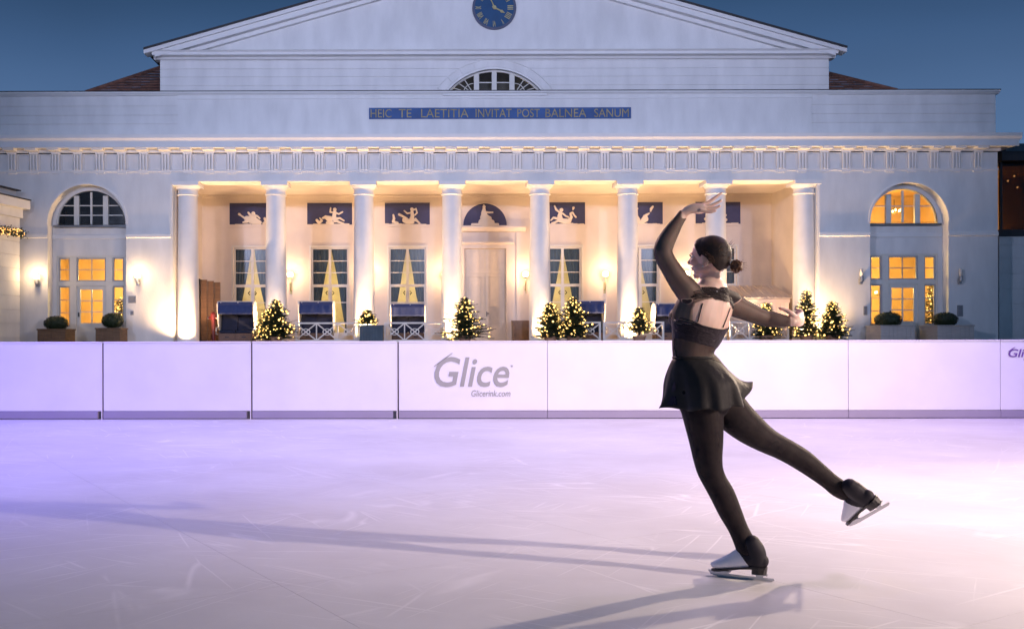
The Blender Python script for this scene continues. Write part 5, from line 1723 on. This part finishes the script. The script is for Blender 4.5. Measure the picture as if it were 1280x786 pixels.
# head -------------------------------------------------------------
HF = Vector((-0.75, 0.66, 0.08)).normalized()      # where the face looks
HU0 = Vector((-0.06, -0.02, 1))
HS = HU0.cross(HF).normalized()                     # her left
HU = HF.cross(HS).normalized()
HC = sp(889.5, 320.5, -0.01)
def hp(f, s, u):
    return HC + HF * f + HS * s + HU * u
head = MB()
def hb(f, s, u, rf, rs, ru, n=22, m=14):
    head.ball(hp(f, s, u), (rf, rs, ru), n, m, ax=(HF, HS, HU))
hb(-0.002, 0, 0.006, 0.084, 0.069, 0.080)
hb(-0.016, 0, -0.008, 0.068, 0.065, 0.074)
hb(0.034, 0, 0.020, 0.058, 0.060, 0.058)       # forehead
hb(0.046, 0, -0.030, 0.045, 0.050, 0.052)      # mid face
hb(0.048, 0, -0.072, 0.036, 0.037, 0.032)      # jaw
hb(0.071, 0, -0.096, 0.017, 0.019, 0.015)      # chin
hb(0.087, 0, 0.008, 0.010, 0.036, 0.009)       # brow ridge
for s in (-1, 1):
    hb(0.066, s * 0.036, -0.030, 0.024, 0.018, 0.022)     # cheek
    hb(0.022, s * 0.046, -0.060, 0.042, 0.015, 0.022)     # jaw line
loft(head, [(hp(0.088, 0, 0.002), 0.008, 0.008), (hp(0.100, 0, -0.016), 0.009, 0.008), (hp(0.112, 0, -0.034), 0.011, 0.010), (hp(0.106, 0, -0.041), 0.012, 0.007)], HS, n=14, sub=4)
loft(head, [(hp(0.083, -0.020, -0.060), 0.003, 0.004), (hp(0.094, 0, -0.057), 0.006, 0.005), (hp(0.083, 0.020, -0.060), 0.003, 0.004)], HU, n=12, sub=4)
loft(head, [(hp(0.082, -0.018, -0.066), 0.003, 0.004), (hp(0.092, 0, -0.069), 0.006, 0.006), (hp(0.082, 0.018, -0.066), 0.003, 0.004)], HU, n=12, sub=4)
# ears
for s in (-1, 1):
    o = s * 0.073
    c = [hp(-0.002 + 0.016 * math.cos(a) - 0.004, o + s * (0.004 + 0.006 * (math.cos(a) < 0)), -0.020 + 0.029 * math.sin(a)) for a in [0.9 + i * 4.6 / 10 for i in range(11)]]
    loft(head, [(p, 0.0045, 0.0045) for p in c], HS, n=10, sub=2)
    loft(head, [(hp(0.008, o * 0.93, 0.004), 0.005, 0.008), (hp(0.0, o * 0.97, -0.020), 0.006, 0.014), (hp(0.006, o * 0.93, -0.044), 0.005, 0.007)], HS, n=10, sub=3)
bones.append(('head', [(hp(0.0, 0, 0.0), 0.075), (hp(0.03, 0, -0.03), 0.06), (hp(0.05, 0, -0.07), 0.035), (hp(0.08, 0, -0.03), 0.03)]))
body.add(head.v, head.f)

base = sp(925, 727, 0)
base.z = 0.0
P = thing('person', base, 'skater in sheer black dress and tights, one arm raised, gliding on one leg', 'person')
skin = mat('skin', (0.80, 0.56, 0.44), 0.5, var=0.06, scale=12, bump=0.05, bscale=120, sss=0.25)
bo = body.build('body', skin, P)
rm = bo.modifiers.new('r', 'REMESH')
rm.mode = 'VOXEL'
rm.voxel_size = 0.0036
sm = bo.modifiers.new('s', 'SMOOTH')
sm.factor = 0.5
sm.iterations = 4
bpy.context.view_layer.update()
dg = bpy.context.evaluated_depsgraph_get()
me = bpy.data.meshes.new_from_object(bo.evaluated_get(dg))
bo.modifiers.clear()
bo.data = me
me.name = 'body'
me.materials.clear()
me.materials.append(skin)
for p in me.polygons:
    p.use_smooth = True
bo.location = (0, 0, 0)
for v in me.vertices:
    pass
off = base
# classify every skin point by nearest bone
kd_n = sum(len(b[1]) for b in bones)
kd = KDTree(kd_n)
own = []
i = 0
for bi, (nm, pts) in enumerate(bones):
    for p, r in pts:
        kd.insert(p, i)
        own.append((nm, r))
        i += 1
kd.balance()
me.calc_loop_triangles()
NV = len(me.vertices)
WV = [v.co + off for v in me.vertices]
cls = []
for w in WV:
    best, bn = 1e9, 'torso'
    for (cpt, idx, dist) in kd.find_n(w, 10):
        q = dist / own[idx][1]
        if q < best:
            best, bn = q, own[idx][0]
    cls.append(bn)
def to_px(w):
    k = F / w.y
    return 530 + w.x * k, 424 - (w.z - EYE) * k
UV = [to_px(w) for w in WV]
NRM = [v.normal.copy() for v in me.vertices]

def cloth(name, pred, off_, mt, parent=None, thick=0.0):
    keep = [pred(i) for i in range(NV)]
    idx = {}
    vs, fs = [], []
    for p in me.polygons:
        if all(keep[i] for i in p.vertices):
            f = []
            for i in p.vertices:
                if i not in idx:
                    idx[i] = len(vs)
                    vs.append(WV[i] + NRM[i] * off_)
                f.append(idx[i])
            fs.append(tuple(f))
    m = bpy.data.meshes.new(name)
    m.from_pydata([v - off for v in vs], [], fs)
    m.materials.append(mt)
    # relax the stepped borders
    bm = bmesh.new()
    bm.from_mesh(m)
    for _ in range(6):
        nw = {}
        for v in bm.verts:
            be = [e for e in v.link_edges if e.is_boundary]
            if len(be) == 2:
                nw[v] = (be[0].other_vert(v).co + be[1].other_vert(v).co) / 2
        for v, c in nw.items():
            v.co = v.co.lerp(c, 0.6)
    bm.normal_update()
    bm.to_mesh(m)
    bm.free()
    for p in m.polygons:
        p.use_smooth = True
    o = bpy.data.objects.new(name, m)
    link(o, parent or P)
    return o

def sheer(name, col, lo, hi, rough=0.7):
    """thin knit: lets skin through face-on, closes up at grazing angles"""
    m = bpy.data.materials.new(name)
    m.use_nodes = True
    t = m.node_tree
    b = t.nodes['Principled BSDF']
    b.inputs['Base Color'].default_value = (*col, 1)
    b.inputs['Roughness'].default_value = rough
    b.inputs['Sheen Weight'].default_value = 0.02
    b.inputs['Specular IOR Level'].default_value = 0.2
    tr = t.nodes.new('ShaderNodeBsdfTransparent')
    mx = t.nodes.new('ShaderNodeMixShader')
    lw_ = t.nodes.new('ShaderNodeLayerWeight')
    lw_.inputs['Blend'].default_value = 0.35
    mr_ = t.nodes.new('ShaderNodeMapRange')
    mr_.inputs['From Max'].default_value = 0.8
    mr_.inputs['To Min'].default_value = lo
    mr_.inputs['To Max'].default_value = hi
    t.links.new(lw_.outputs['Facing'], mr_.inputs['Value'])
    ns = t.nodes.new('ShaderNodeTexNoise')
    ns.inputs['Scale'].default_value = 14
    tcn = t.nodes.new('ShaderNodeTexCoord')
    t.links.new(tcn.outputs['Object'], ns.inputs['Vector'])
    ad = t.nodes.new('ShaderNodeMath')
    ad.operation = 'MULTIPLY_ADD'
    ad.inputs[1].default_value = 0.16
    ad.use_clamp = True
    sb = t.nodes.new('ShaderNodeMath')
    sb.operation = 'SUBTRACT'
    sb.inputs[1].default_value = 0.08
    t.links.new(mr_.outputs[0], sb.inputs[0])
    t.links.new(ns.outputs['Fac'], ad.inputs[0])
    t.links.new(sb.outputs[0], ad.inputs[2])
    t.links.new(ad.outputs[0], mx.inputs[0])
    t.links.new(tr.outputs[0], mx.inputs[1])
    t.links.new(b.outputs[0], mx.inputs[2])
    out = t.nodes['Material Output']
    t.links.new(mx.outputs[0], out.inputs['Surface'])
    return m
m_tights = sheer('sheer_black_tights', (0.014, 0.010, 0.012), 0.87, 1.0)
m_sleeve = sheer('sheer_black_mesh', (0.018, 0.012, 0.012), 0.42, 1.0)
m_mid = sheer('sheer_waist_mesh', (0.020, 0.013, 0.013), 0.60, 1.0)
m_band = mat('black_stretch_velvet', (0.028, 0.020, 0.027), 0.6, var=0.35, scale=60, bump=0.3, bscale=60, sheen=0.04, spec=0.2)
m_yoke = sheer('ruched_yoke_mesh', (0.018, 0.013, 0.014), 0.86, 1.0)
m_skirt = mat('charcoal_skirt_fabric', (0.022, 0.020, 0.020), 0.6, var=0.3, scale=5, sheen=0.04, bump=0.15, bscale=40, spec=0.25)
m_black = mat('black_stocking_cover', (0.020, 0.017, 0.024), 0.6, var=0.3, scale=14, spec=0.3)

legs = ('leg_l', 'leg_r')
cloth('tights', lambda i: (cls[i] in legs or (cls[i] in ('torso',) and UV[i][1] > 452)), 0.0020, m_tights)
def band_low(u):
    return 421.5 + max(0, u - 836) * 0.24
def band_top(u):                       # lower edge of the open back
    if u < 866:
        return 345.0
    t = (u - 866) / 48.0
    return 402.5 + 8.5 * t + 4 * math.sin(min(1, max(0, t)) * PI)
def in_open(i):
    u, v = UV[i]
    if NRM[i].y > 0.05:
        return False
    if u < 864 or u > 914.5:
        return False
    t = (u - 889) / 25.5
    top = 375.5 + 8 * t * t + (4 if u < 869 else 0)
    return top < v < band_top(u)
cloth('left_sleeve', lambda i: cls[i] == 'arm_l' and not in_open(i) and not (UV[i][0] > 852.5 and UV[i][1] < 273.5), 0.0025, m_sleeve)
cloth('right_sleeve', lambda i: cls[i] == 'arm_r' and not in_open(i) and UV[i][0] < 988.5, 0.0025, m_sleeve)
def torso(i):
    return cls[i] == 'torso'
cloth('bodice', lambda i: torso(i) and not in_open(i) and UV[i][1] < band_low(UV[i][0]) and (UV[i][1] > 376 or NRM[i].y > 0.05), 0.0034, m_band)
cloth('yoke', lambda i: (torso(i) or (cls[i] == 'neck' and UV[i][1] > 361)) and UV[i][1] > 359.5 and not in_open(i) and UV[i][1] <= 379, 0.0028, m_yoke)
cloth('waist_mesh', lambda i: torso(i) and UV[i][1] > band_low(UV[i][0]) - 1.5 and UV[i][1] < 456, 0.0022, m_mid)
# ruched folds of the yoke, piping, straps, seams: laid on the surface by casting on to the body
from mathutils.bvhtree import BVHTree
bv = BVHTree.FromPolygons(WV, [tuple(p.vertices) for p in me.polygons])
def on_skin(px, py, lift=0.003):
    d = (sp(px, py) - Vector((0, 0, EYE))).normalized()
    h = bv.ray_cast(Vector((0, 0, EYE)), d)
    if h[0] is None:
        q = bv.find_nearest(sp(px, py))
        return q[0] + q[1] * lift
    return h[0] + h[1] * lift
def cord(name, pts, r, mt, lift=0.003, sub=6):
    path = []
    for a, b in zip(pts[:-1], pts[1:]):
        for k in range(sub):
            t = k / sub
            path.append(on_skin(a[0] + (b[0] - a[0]) * t, a[1] + (b[1] - a[1]) * t, lift))
    path.append(on_skin(*pts[-1], lift))
    return MB().tube(path, r, 7).build(name, mt, P, smooth=True)
cord('strap', [(878, 380), (875, 391), (872, 403)], 0.0023, m_band, 0.003)
cord('strap', [(912, 386), (908, 397), (903, 410)], 0.0023, m_band, 0.003)
cord('back_edge', [(866, 402.5), (878, 408), (890, 411), (902, 413.5), (913, 410)], 0.0034, m_band, 0.004)
cord('neckline', [(879, 361.5), (886, 364), (893, 365), (900, 364), (905, 362.5)], 0.0035, m_band, 0.003)
cord('seam', [(843.5, 424), (843.5, 436), (846, 448)], 0.0022, m_band, 0.002)
rnd = random.Random(5)
for k in range(6):
    y0 = 362 + k * 1.9
    cord('fold', [(866 + rnd.uniform(-3, 3), y0 + 3 + rnd.uniform(-1, 1)), (880, y0 + 1), (894, y0 + rnd.uniform(-1, 1)), (908 + rnd.uniform(-3, 3), y0 + 4)], 0.0026, m_yoke, 0.0035, 4)
for k in range(7):
    a = 425 + k * 2.5
    cord('fold', [(846 + rnd.uniform(-3, 8), a * 0 + 398 + k * 2.6), (866, 402 + k * 3.0), (888 + rnd.uniform(-5, 5), 412 + k * 2.4)], 0.0022, m_band, 0.0035, 4)
# silver zip pull
MB().ball(on_skin(895, 366, 0.006), 0.004, 8, 6).build('clasp', M['steel'], P)

# skirt: short flared shell with folds, lifted at both sides by the wind of the glide
vs, fs = [], []
nu, nv = 120, 20
cw = sp(867.5, 448, 0.0)
chm = sp(876, 482, -0.01)
ch = sp(880, 508, -0.01)
for j in range(nv + 1):
    t = j / nv
    for i in range(nu):
        th = 2 * PI * i / nu
        c_, s_ = math.cos(th), math.sin(th)            # c: her right, s: forward
        c0 = cw * (1 - t) ** 2 + chm * (2 * t * (1 - t)) + ch * (t * t)
        w = (29.2 + 13.6 * t ** 0.62) * PX
        d = (23.0 + 24.0 * math.sin(min(1.0, t * 1.7) * PI / 2)) * PX
        fold = 1 + t * (0.050 * math.sin(th * 9 + 0.5) + 0.04 * math.sin(th * 5 + 1.3) + 0.018 * math.sin(th * 17))
        p = c0 + RT * (w * c_ * fold) + FW * (d * s_ * fold)
        # right flap flies up and out, left one out
        rfl = math.exp(-((th + 0.30) / 0.42) ** 2) + math.exp(-((th - 2 * PI + 0.30) / 0.42) ** 2)
        p += Vector((1, 0.2, 0)) * (0.095 * rfl * t ** 1.5) + Vector((0, 0, 1)) * (0.105 * rfl * t ** 2)
        lfl = math.exp(-((th - PI + 0.55) / 0.30) ** 2)
        p += Vector((-1, 0.1, 0)) * (0.050 * lfl * t ** 3) - Vector((0, 0, 1)) * (-0.004 * lfl * t)
        p.z += 0.006 * math.sin(th * 7) * t + 0.012 * t * c_
        vs.append(p)
for j in range(nv):
    for i in range(nu):
        a = j * nu + i
        b = j * nu + (i + 1) % nu
        fs.append((a, b, b + nu, a + nu))
sk = MB().add(vs, fs).build('skirt', m_skirt, P, smooth=True)
so = sk.modifiers.new('cloth', 'SOLIDIFY')
so.thickness = 0.0015
# waistband
MB().tube([cw + RT * (29.2 * PX * math.cos(a)) + FW * (22.6 * PX * math.sin(a)) + Vector((0, 0, 0.002)) for a in [2 * PI * i / 40 for i in range(41)]], 0.006, 8).build('waistband', m_skirt, P, smooth=True)
# sheer under-layer flaring at the two sides
def flounce(pts_top, pts_bot, nm):
    vs, fs = [], []
    n = len(pts_top)
    for a, b in zip(pts_top, pts_bot):
        for k in range(6):
            t = k / 5
            q = a.lerp(b, t)
            q = q + Vector((0, 0.012 * math.sin(k * 2.2 + a.x * 60), 0))
            vs.append(q)
    for i in range(n - 1):
        for k in range(5):
            a = i * 6 + k
            fs.append((a, a + 1, a + 7, a + 6))
    MB().add(vs, fs).build(nm, sheer('sheer_flounce', (0.03, 0.02, 0.04), 0.86, 1.0), P, smooth=True)
flounce([sp(842, 470, -.06), (sp(840, 474, -.03)), sp(838, 478, 0.02), sp(838, 480, 0.06)], [sp(846, 506, -.09), sp(837, 507, -.07), sp(829.5, 505, -.02), sp(829, 497, 0.05)], 'flounce')

# hair ---------------------------------------------------------------
def loc(w):
    d = w - HC
    return d.dot(HF), d.dot(HS), d.dot(HU)
hair_m = mat('dark_brown_hair', (0.036, 0.020, 0.013), 0.5, var=0.5, scale=9, bump=0.25, bscale=60, stretch=(1.0, 1.0, 5.0), col2=(0.010, 0.007, 0.006), spec=0.35)
def hairline(i):
    if cls[i] not in ('head', 'neck'):
        return False
    f, s, u = loc(WV[i])
    # in front of the ear the line runs up to the temple; behind it drops to the nape
    a = abs(s)
    if ((f + 0.006) / 0.026) ** 2 + ((u + 0.020) / 0.036) ** 2 < 1 and a > 0.055:
        return False                      # the ear stays free
    if u > 0.045:
        lim = 0.066 - 0.25 * max(0, a - 0.03)
    elif u > -0.006:
        lim = 0.030 + (u + 0.006) * 0.66 - 0.15 * max(0, a - 0.03)
    else:
        lim = -0.014 + (u + 0.006) * 0.60
    return f < lim and u > -0.090
hair = cloth('hair', hairline, 0.004, hair_m)
so = hair.modifiers.new('t', 'SOLIDIFY')
so.thickness = -0.006
# combed strands drawn back to the bun
hb_m = mat('hair_strands', (0.085, 0.042, 0.022), 0.4, var=0.5, scale=20, spec=0.4)
BN = hp(-0.108, -0.012, -0.046)
headbv = bv
st = MB()
rnd = random.Random(9)
for k in range(230):
    # start along the hairline, end at the bun, staying on the skull
    a = rnd.uniform(-1.45, 1.45)
    s0 = math.sin(a)
    start = hp(0.066 * math.cos(a * 0.55) - 0.045 * abs(s0) ** 3, 0.070 * s0, 0.066 - 0.080 * abs(s0) ** 2.2)
    if abs(a) > 1.02:
        sg_ = 1 if a > 0 else -1
        start = hp(-0.070, 0.05 * sg_, -0.080).lerp(hp(-0.034, 0.068 * sg_, -0.012), rnd.random())
    pts = []
    for j in range(9):
        t = j / 8
        q = start.lerp(BN, t)
        dirn = (q - hp(-0.005, 0, 0.0))
        h = headbv.find_nearest(hp(-0.005, 0, 0.0) + dirn.normalized() * 0.11)
        lift = 0.0048 + rnd.uniform(-0.001, 0.0012)
        q2 = h[0] + h[1] * lift
        if t > 0.85:
            q2 = q2.lerp(BN, (t - 0.85) / 0.15 * 0.8)
        pts.append(q2)
    st.tube(pts, [0.0009] + [0.0016] * 6 + [0.0013, 0.0008], 4)
kind(st.build('hair_strands', hb_m, P, smooth=True), 'stuff')
# bun of twisted locks
bun = MB()
bun.ball(BN + HF * -0.010, (0.024, 0.026, 0.026), 14, 10, ax=(HF, HS, HU))
for k in range(9):
    ax_ = Vector((rnd.uniform(-1, 1), rnd.uniform(-1, 1), rnd.uniform(-1, 1))).normalized()
    e1 = ax_.orthogonal().normalized()
    e2 = ax_.cross(e1)
    c_ = BN - HF * 0.012
    ph = rnd.uniform(0, 6)
    pts = [c_ + (e1 * math.cos(ph + t * 0.42) + e2 * math.sin(ph + t * 0.42)) * (0.022 + 0.004 * math.sin(t)) + ax_ * (0.012 * math.sin(t * 0.3 + k)) for t in range(11)]
    bun.tube(pts, [0.002] + [0.0065] * 9 + [0.002], 7)
bun_o = bun.build('hair_bun', mat('backlit_bun', (0.20, 0.085, 0.03), 0.4, var=0.6, scale=30, bump=0.4, bscale=90), P, smooth=True)  # warm backlight put into the bun's colour, paler than the other hair
fl = MB()
for k in range(20):
    d = (-HF * rnd.uniform(0.3, 1) + HS * rnd.uniform(-.8, .8) + HU * rnd.uniform(-.6, .9)).normalized()
    p0 = BN - HF * 0.01 + d * 0.022
    e = d.orthogonal().normalized()
    L = rnd.uniform(0.012, 0.034)
    fl.tube([p0, p0 + d * L * 0.5 + e * 0.006, p0 + d * L + e * rnd.uniform(-.008, .012)], [0.0009, 0.0007, 0.0003], 4)
for k in range(26):      # flyaways above the nape
    q = hp(rnd.uniform(-0.095, -0.05), rnd.uniform(-.05, .05), rnd.uniform(-0.02, 0.06))
    d = (q - HC).normalized()
    h = bv.find_nearest(q)
    fl.tube([h[0] + h[1] * 0.006, h[0] + h[1] * 0.014 + HU * 0.01, h[0] + h[1] * 0.016 + HU * 0.022 - HF * 0.01], [0.0007, 0.0006, 0.0003], 4)
kind(fl.build('loose_hairs', mat('backlit_hair', (0.22, 0.10, 0.035), 0.45, var=0.3, scale=20), P), 'stuff')

# eyes, lashes, brows, lips, earring
for s in (-1, 1):
    MB().ball(hp(0.0765, s * 0.030, -0.010), 0.0125, 14, 10).build('eye', mat('eye_white', (0.8, 0.78, 0.76), 0.2), P, smooth=True)
    MB().ball(hp(0.0865, s * 0.0305, -0.010), (0.0032, 0.0056, 0.0056), 10, 8, ax=(HF, HS, HU)).build('iris', mat('dark_iris', (0.03, 0.015, 0.01), 0.15), P, smooth=True)
    e = MB()
    for k in range(9):
        a = -0.7 + 1.4 * k / 8
        p0 = hp(0.0885 - 0.006 * abs(a), s * 0.031 + 0.013 * a, -0.004 - 0.004 * abs(a))
        e.tube([p0, p0 + HF * 0.007 + HU * 0.003, p0 + HF * 0.010 + HU * 0.008], [0.0014, 0.0010, 0.0004], 4)
    e.tube([hp(0.0885 - 0.006 * abs(a), s * 0.031 + 0.014 * a, -0.003 - 0.005 * abs(a)) for a in (-1, -.5, 0, .5, 1)], [0.001, 0.0022, 0.0024, 0.0022, 0.001], 6)
    kind(e.build('eyelashes', M['metal'], P), 'stuff')
    MB().tube([hp(0.0955 - 0.010 * abs(a + .3), s * 0.032 + s * 0.018 * a, 0.010 - 0.004 * abs(a)) for a in (-1, -.3, .4, 1)], [0.001, 0.0026, 0.0024, 0.001], 6).build('eyebrow', hair_m, P, smooth=True)
    q = bv.find_nearest(hp(0.004, s * 0.084, -0.050))
    MB().ball(q[0] + q[1] * 0.003, 0.0042, 10, 8).build('earring', M['steel'], P, smooth=True)
lip = mat('rose_lips', (0.50, 0.12, 0.12), 0.35)
MB().tube([hp(0.0850, -0.017, -0.063), hp(0.0965, -0.006, -0.0595), hp(0.0965, 0.006, -0.0595), hp(0.0850, 0.017, -0.063)], [0.001, 0.0036, 0.0036, 0.001], 8).tube([hp(0.085, -0.016, -0.064), hp(0.0955, 0, -0.0685), hp(0.085, 0.016, -0.064)], [0.001, 0.0044, 0.001], 8).build('lips', lip, P, smooth=True)

# skates -------------------------------------------------------------
m_boot = mat('white_boot_leather', (0.86, 0.84, 0.88), 0.35, var=0.05, scale=6, bump=0.1, bscale=50)
m_sole = mat('black_boot_sole', (0.02, 0.016, 0.016), 0.4, var=0.1)
def skate(orig, u, w, leg_dir, label):
    """orig: under the middle of the blade; u: towards the toe; w: up"""
    u = u.normalized()
    w = (w - u * w.dot(u)).normalized()
    v = w.cross(u)
    T = lambda a, b, c: orig + u * a + v * b + w * c
    m = MB()
    # foot from heel to toe
    loft(m, [(T(-0.100, 0, 0.090), 0.022, 0.028), (T(-0.085, 0, 0.092), 0.032, 0.034), (T(-0.045, 0, 0.092), 0.033, 0.042), (T(0.0, 0, 0.092), 0.035, 0.048), (T(0.045, 0, 0.076), 0.040, 0.036), (T(0.085, 0, 0.063), 0.041, 0.027), (T(0.115, 0, 0.055), 0.032, 0.020), (T(0.128, 0, 0.053), 0.020, 0.014)], v, n=24)
    top = T(-0.067, 0, 0.125)
    loft(m, [(T(-0.070, 0, 0.085), 0.034, 0.042), (top, 0.036, 0.043), (top + leg_dir * 0.03, 0.037, 0.041), (top + leg_dir * 0.05, 0.034, 0.036)], v, n=24)
    # tongue
    loft(m, [(T(0.0, 0, 0.112), 0.016, 0.012), (top + leg_dir * 0.025 + u * 0.034, 0.018, 0.012), (top + leg_dir * 0.062 + u * 0.042, 0.016, 0.008)], v, n=14)
    b = m.build('ice_skate', m_boot, P)
    r = b.modifiers.new('r', 'REMESH')
    r.mode = 'VOXEL'
    r.voxel_size = 0.003
    s_ = b.modifiers.new('s', 'SMOOTH')
    s_.iterations = 5
    bpy.context.view_layer.update()
    me_ = bpy.data.meshes.new_from_object(b.evaluated_get(bpy.context.evaluated_depsgraph_get()))
    b.modifiers.clear()
    b.data = me_
    me_.materials.clear()
    me_.materials.append(m_boot)
    for p in me_.polygons:
        p.use_smooth = True
    # sole and heel
    def outline(k=1.0):
        return [(-0.118, 0.012), (-0.112, 0.026), (-0.085, 0.034), (-0.04, 0.032), (0.0, 0.032), (0.05, 0.039), (0.09, 0.041), (0.12, 0.030), (0.136, 0.012), (0.136, -0.012), (0.12, -0.030), (0.09, -0.041), (0.05, -0.039), (0.0, -0.032), (-0.04, -0.032), (-0.085, -0.034), (-0.112, -0.026), (-0.118, -0.012)]
    def zs_at(a):
        return 0.050 + 0.016 * max(0, min(1, (0.03 - a) / 0.07)) - (0.0 if a < 0.06 else 0.016 * min(1, (a - 0.03) / 0.09))
    s2 = MB()
    ol = outline()
    n = len(ol)
    s2.add([T(a, b_, zs_at(a) - 0.009) for a, b_ in ol] + [T(a, b_, zs_at(a) - 0.001) for a, b_ in ol], [tuple(range(n)), tuple(range(2 * n - 1, n - 1, -1))] + [(i, (i + 1) % n, n + (i + 1) % n, n + i) for i in range(n)])
    s2.build('sole', m_sole, b)
    hl = MB()
    ho = [(-0.118, 0.012), (-0.108, 0.028), (-0.085, 0.033), (-0.055, 0.030), (-0.048, 0.0), (-0.055, -0.030), (-0.085, -0.033), (-0.108, -0.028), (-0.118, -0.012)]
    n = len(ho)
    hl.add([T(a * 0.97, b_ * 0.9, 0.030) for a, b_ in ho] + [T(a, b_, 0.0565) for a, b_ in ho], [tuple(range(n)), tuple(range(2 * n - 1, n - 1, -1))] + [(i, (i + 1) % n, n + (i + 1) % n, n + i) for i in range(n)])
    hl.build('heel', m_sole, b)
    # blade: runner with toe pick, two stanchions, plates
    bl = MB()
    pr = [(-0.150, 0.006), (-0.140, 0.001), (-0.08, 0.0), (0.10, 0.0), (0.128, 0.004), (0.140, 0.006), (0.142, 0.012), (0.147, 0.013), (0.148, 0.019), (0.153, 0.021), (0.150, 0.028), (0.120, 0.022), (0.06, 0.016), (-0.08, 0.014), (-0.148, 0.014)]
    def plate_uv(pr, th, mb):
        n = len(pr)
        tr_ = tessellate_polygon([[Vector((a, c, 0)) for a, c in pr]])
        vv = [T(a, -th, c) for a, c in pr] + [T(a, th, c) for a, c in pr]
        ff = [tuple(t) for t in tr_] + [tuple(n + i for i in reversed(t)) for t in tr_] + [(i, (i + 1) % n, n + (i + 1) % n, n + i) for i in range(n)]
        mb.add(vv, ff)
    plate_uv(pr, 0.0021, bl)
    plate_uv([(0.055, 0.010), (0.105, 0.012), (0.118, 0.026), (0.108, zs_at(0.09) - 0.010), (0.050, zs_at(0.05) - 0.010), (0.060, 0.028)], 0.0023, bl)
    plate_uv([(-0.098, 0.010), (-0.070, 0.010), (-0.066, 0.0285), (-0.104, 0.0285)], 0.0023, bl)
    for (a, b0_, z_) in ((0.08, 0.024, zs_at(0.08) - 0.0125), (-0.085, 0.018, 0.0275)):
        bl.add([T(a + x_, y_, z_ + zz_) for zz_ in (-0.0015, 0.002) for x_, y_ in ((-0.035, -b0_), (0.035, -b0_), (0.035, b0_), (-0.035, b0_))], [(0, 1, 2, 3), (7, 6, 5, 4), (0, 4, 5, 1), (1, 5, 6, 2), (2, 6, 7, 3), (3, 7, 4, 0)])
    bl.build('blade', M['steel'], b)
    # stocking pulled over the boot: heel, ankle and a strap under the instep
    cv = MB()
    vs_, fs_, idx = [], [], {}
    def keep(co):
        d = co + org(P) - orig
        a, c = d.dot(u), d.dot(w)
        return (a < -0.052 + (c - 0.052) * 0.80 and c > 0.050) or c > 0.152
    kp = [keep(v_.co) for v_ in me_.vertices]
    for p in me_.polygons:
        if all(kp[i] for i in p.vertices):
            f = []
            for i in p.vertices:
                if i not in idx:
                    idx[i] = len(vs_)
                    vs_.append(me_.vertices[i].co + me_.vertices[i].normal * 0.0035 + org(P))
                f.append(idx[i])
            fs_.append(tuple(f))
    cv.add(vs_, fs_)
    c_o = cv.build('boot_cover', m_black, b, smooth=True)
    # laces
    la = MB()
    bvs = BVHTree.FromPolygons([v_.co + org(P) for v_ in me_.vertices], [tuple(p.vertices) for p in me_.polygons])
    for k in range(5):
        a = 0.022 + k * 0.012
        p0 = bvs.ray_cast(T(a, -0.016, 0.2), -w)[0]
        p1 = bvs.ray_cast(T(a + 0.010, 0.016, 0.2), -w)[0]
        p2 = bvs.ray_cast(T(a + 0.010, -0.016, 0.2), -w)[0]
        if p0 and p1:
            md = (p0 + p1) / 2 + w * 0.004
            la.tube([p0, md, p1], 0.0018, 5)
    if la.v:
        la.build('laces', m_boot, b)
    return b
skate(sp(925.5, 723, 0).copy() - Vector((0, 0, sp(925.5, 723, 0).z)), Vector((-0.885, 0.466, 0.0)), Vector((0.0, 0.0, 1)), (sp(925, 672, 0.01) - sp(936, 700, 0)).normalized(), '')
fo = sp(1086.5, 646, 0.10)
skate(fo, Vector((-0.30, 0.80, -0.515)), Vector((-0.74, 0.15, 0.655)), (sp(1036, 602, 0.12) - sp(1054, 617, 0.12)).normalized(), '')
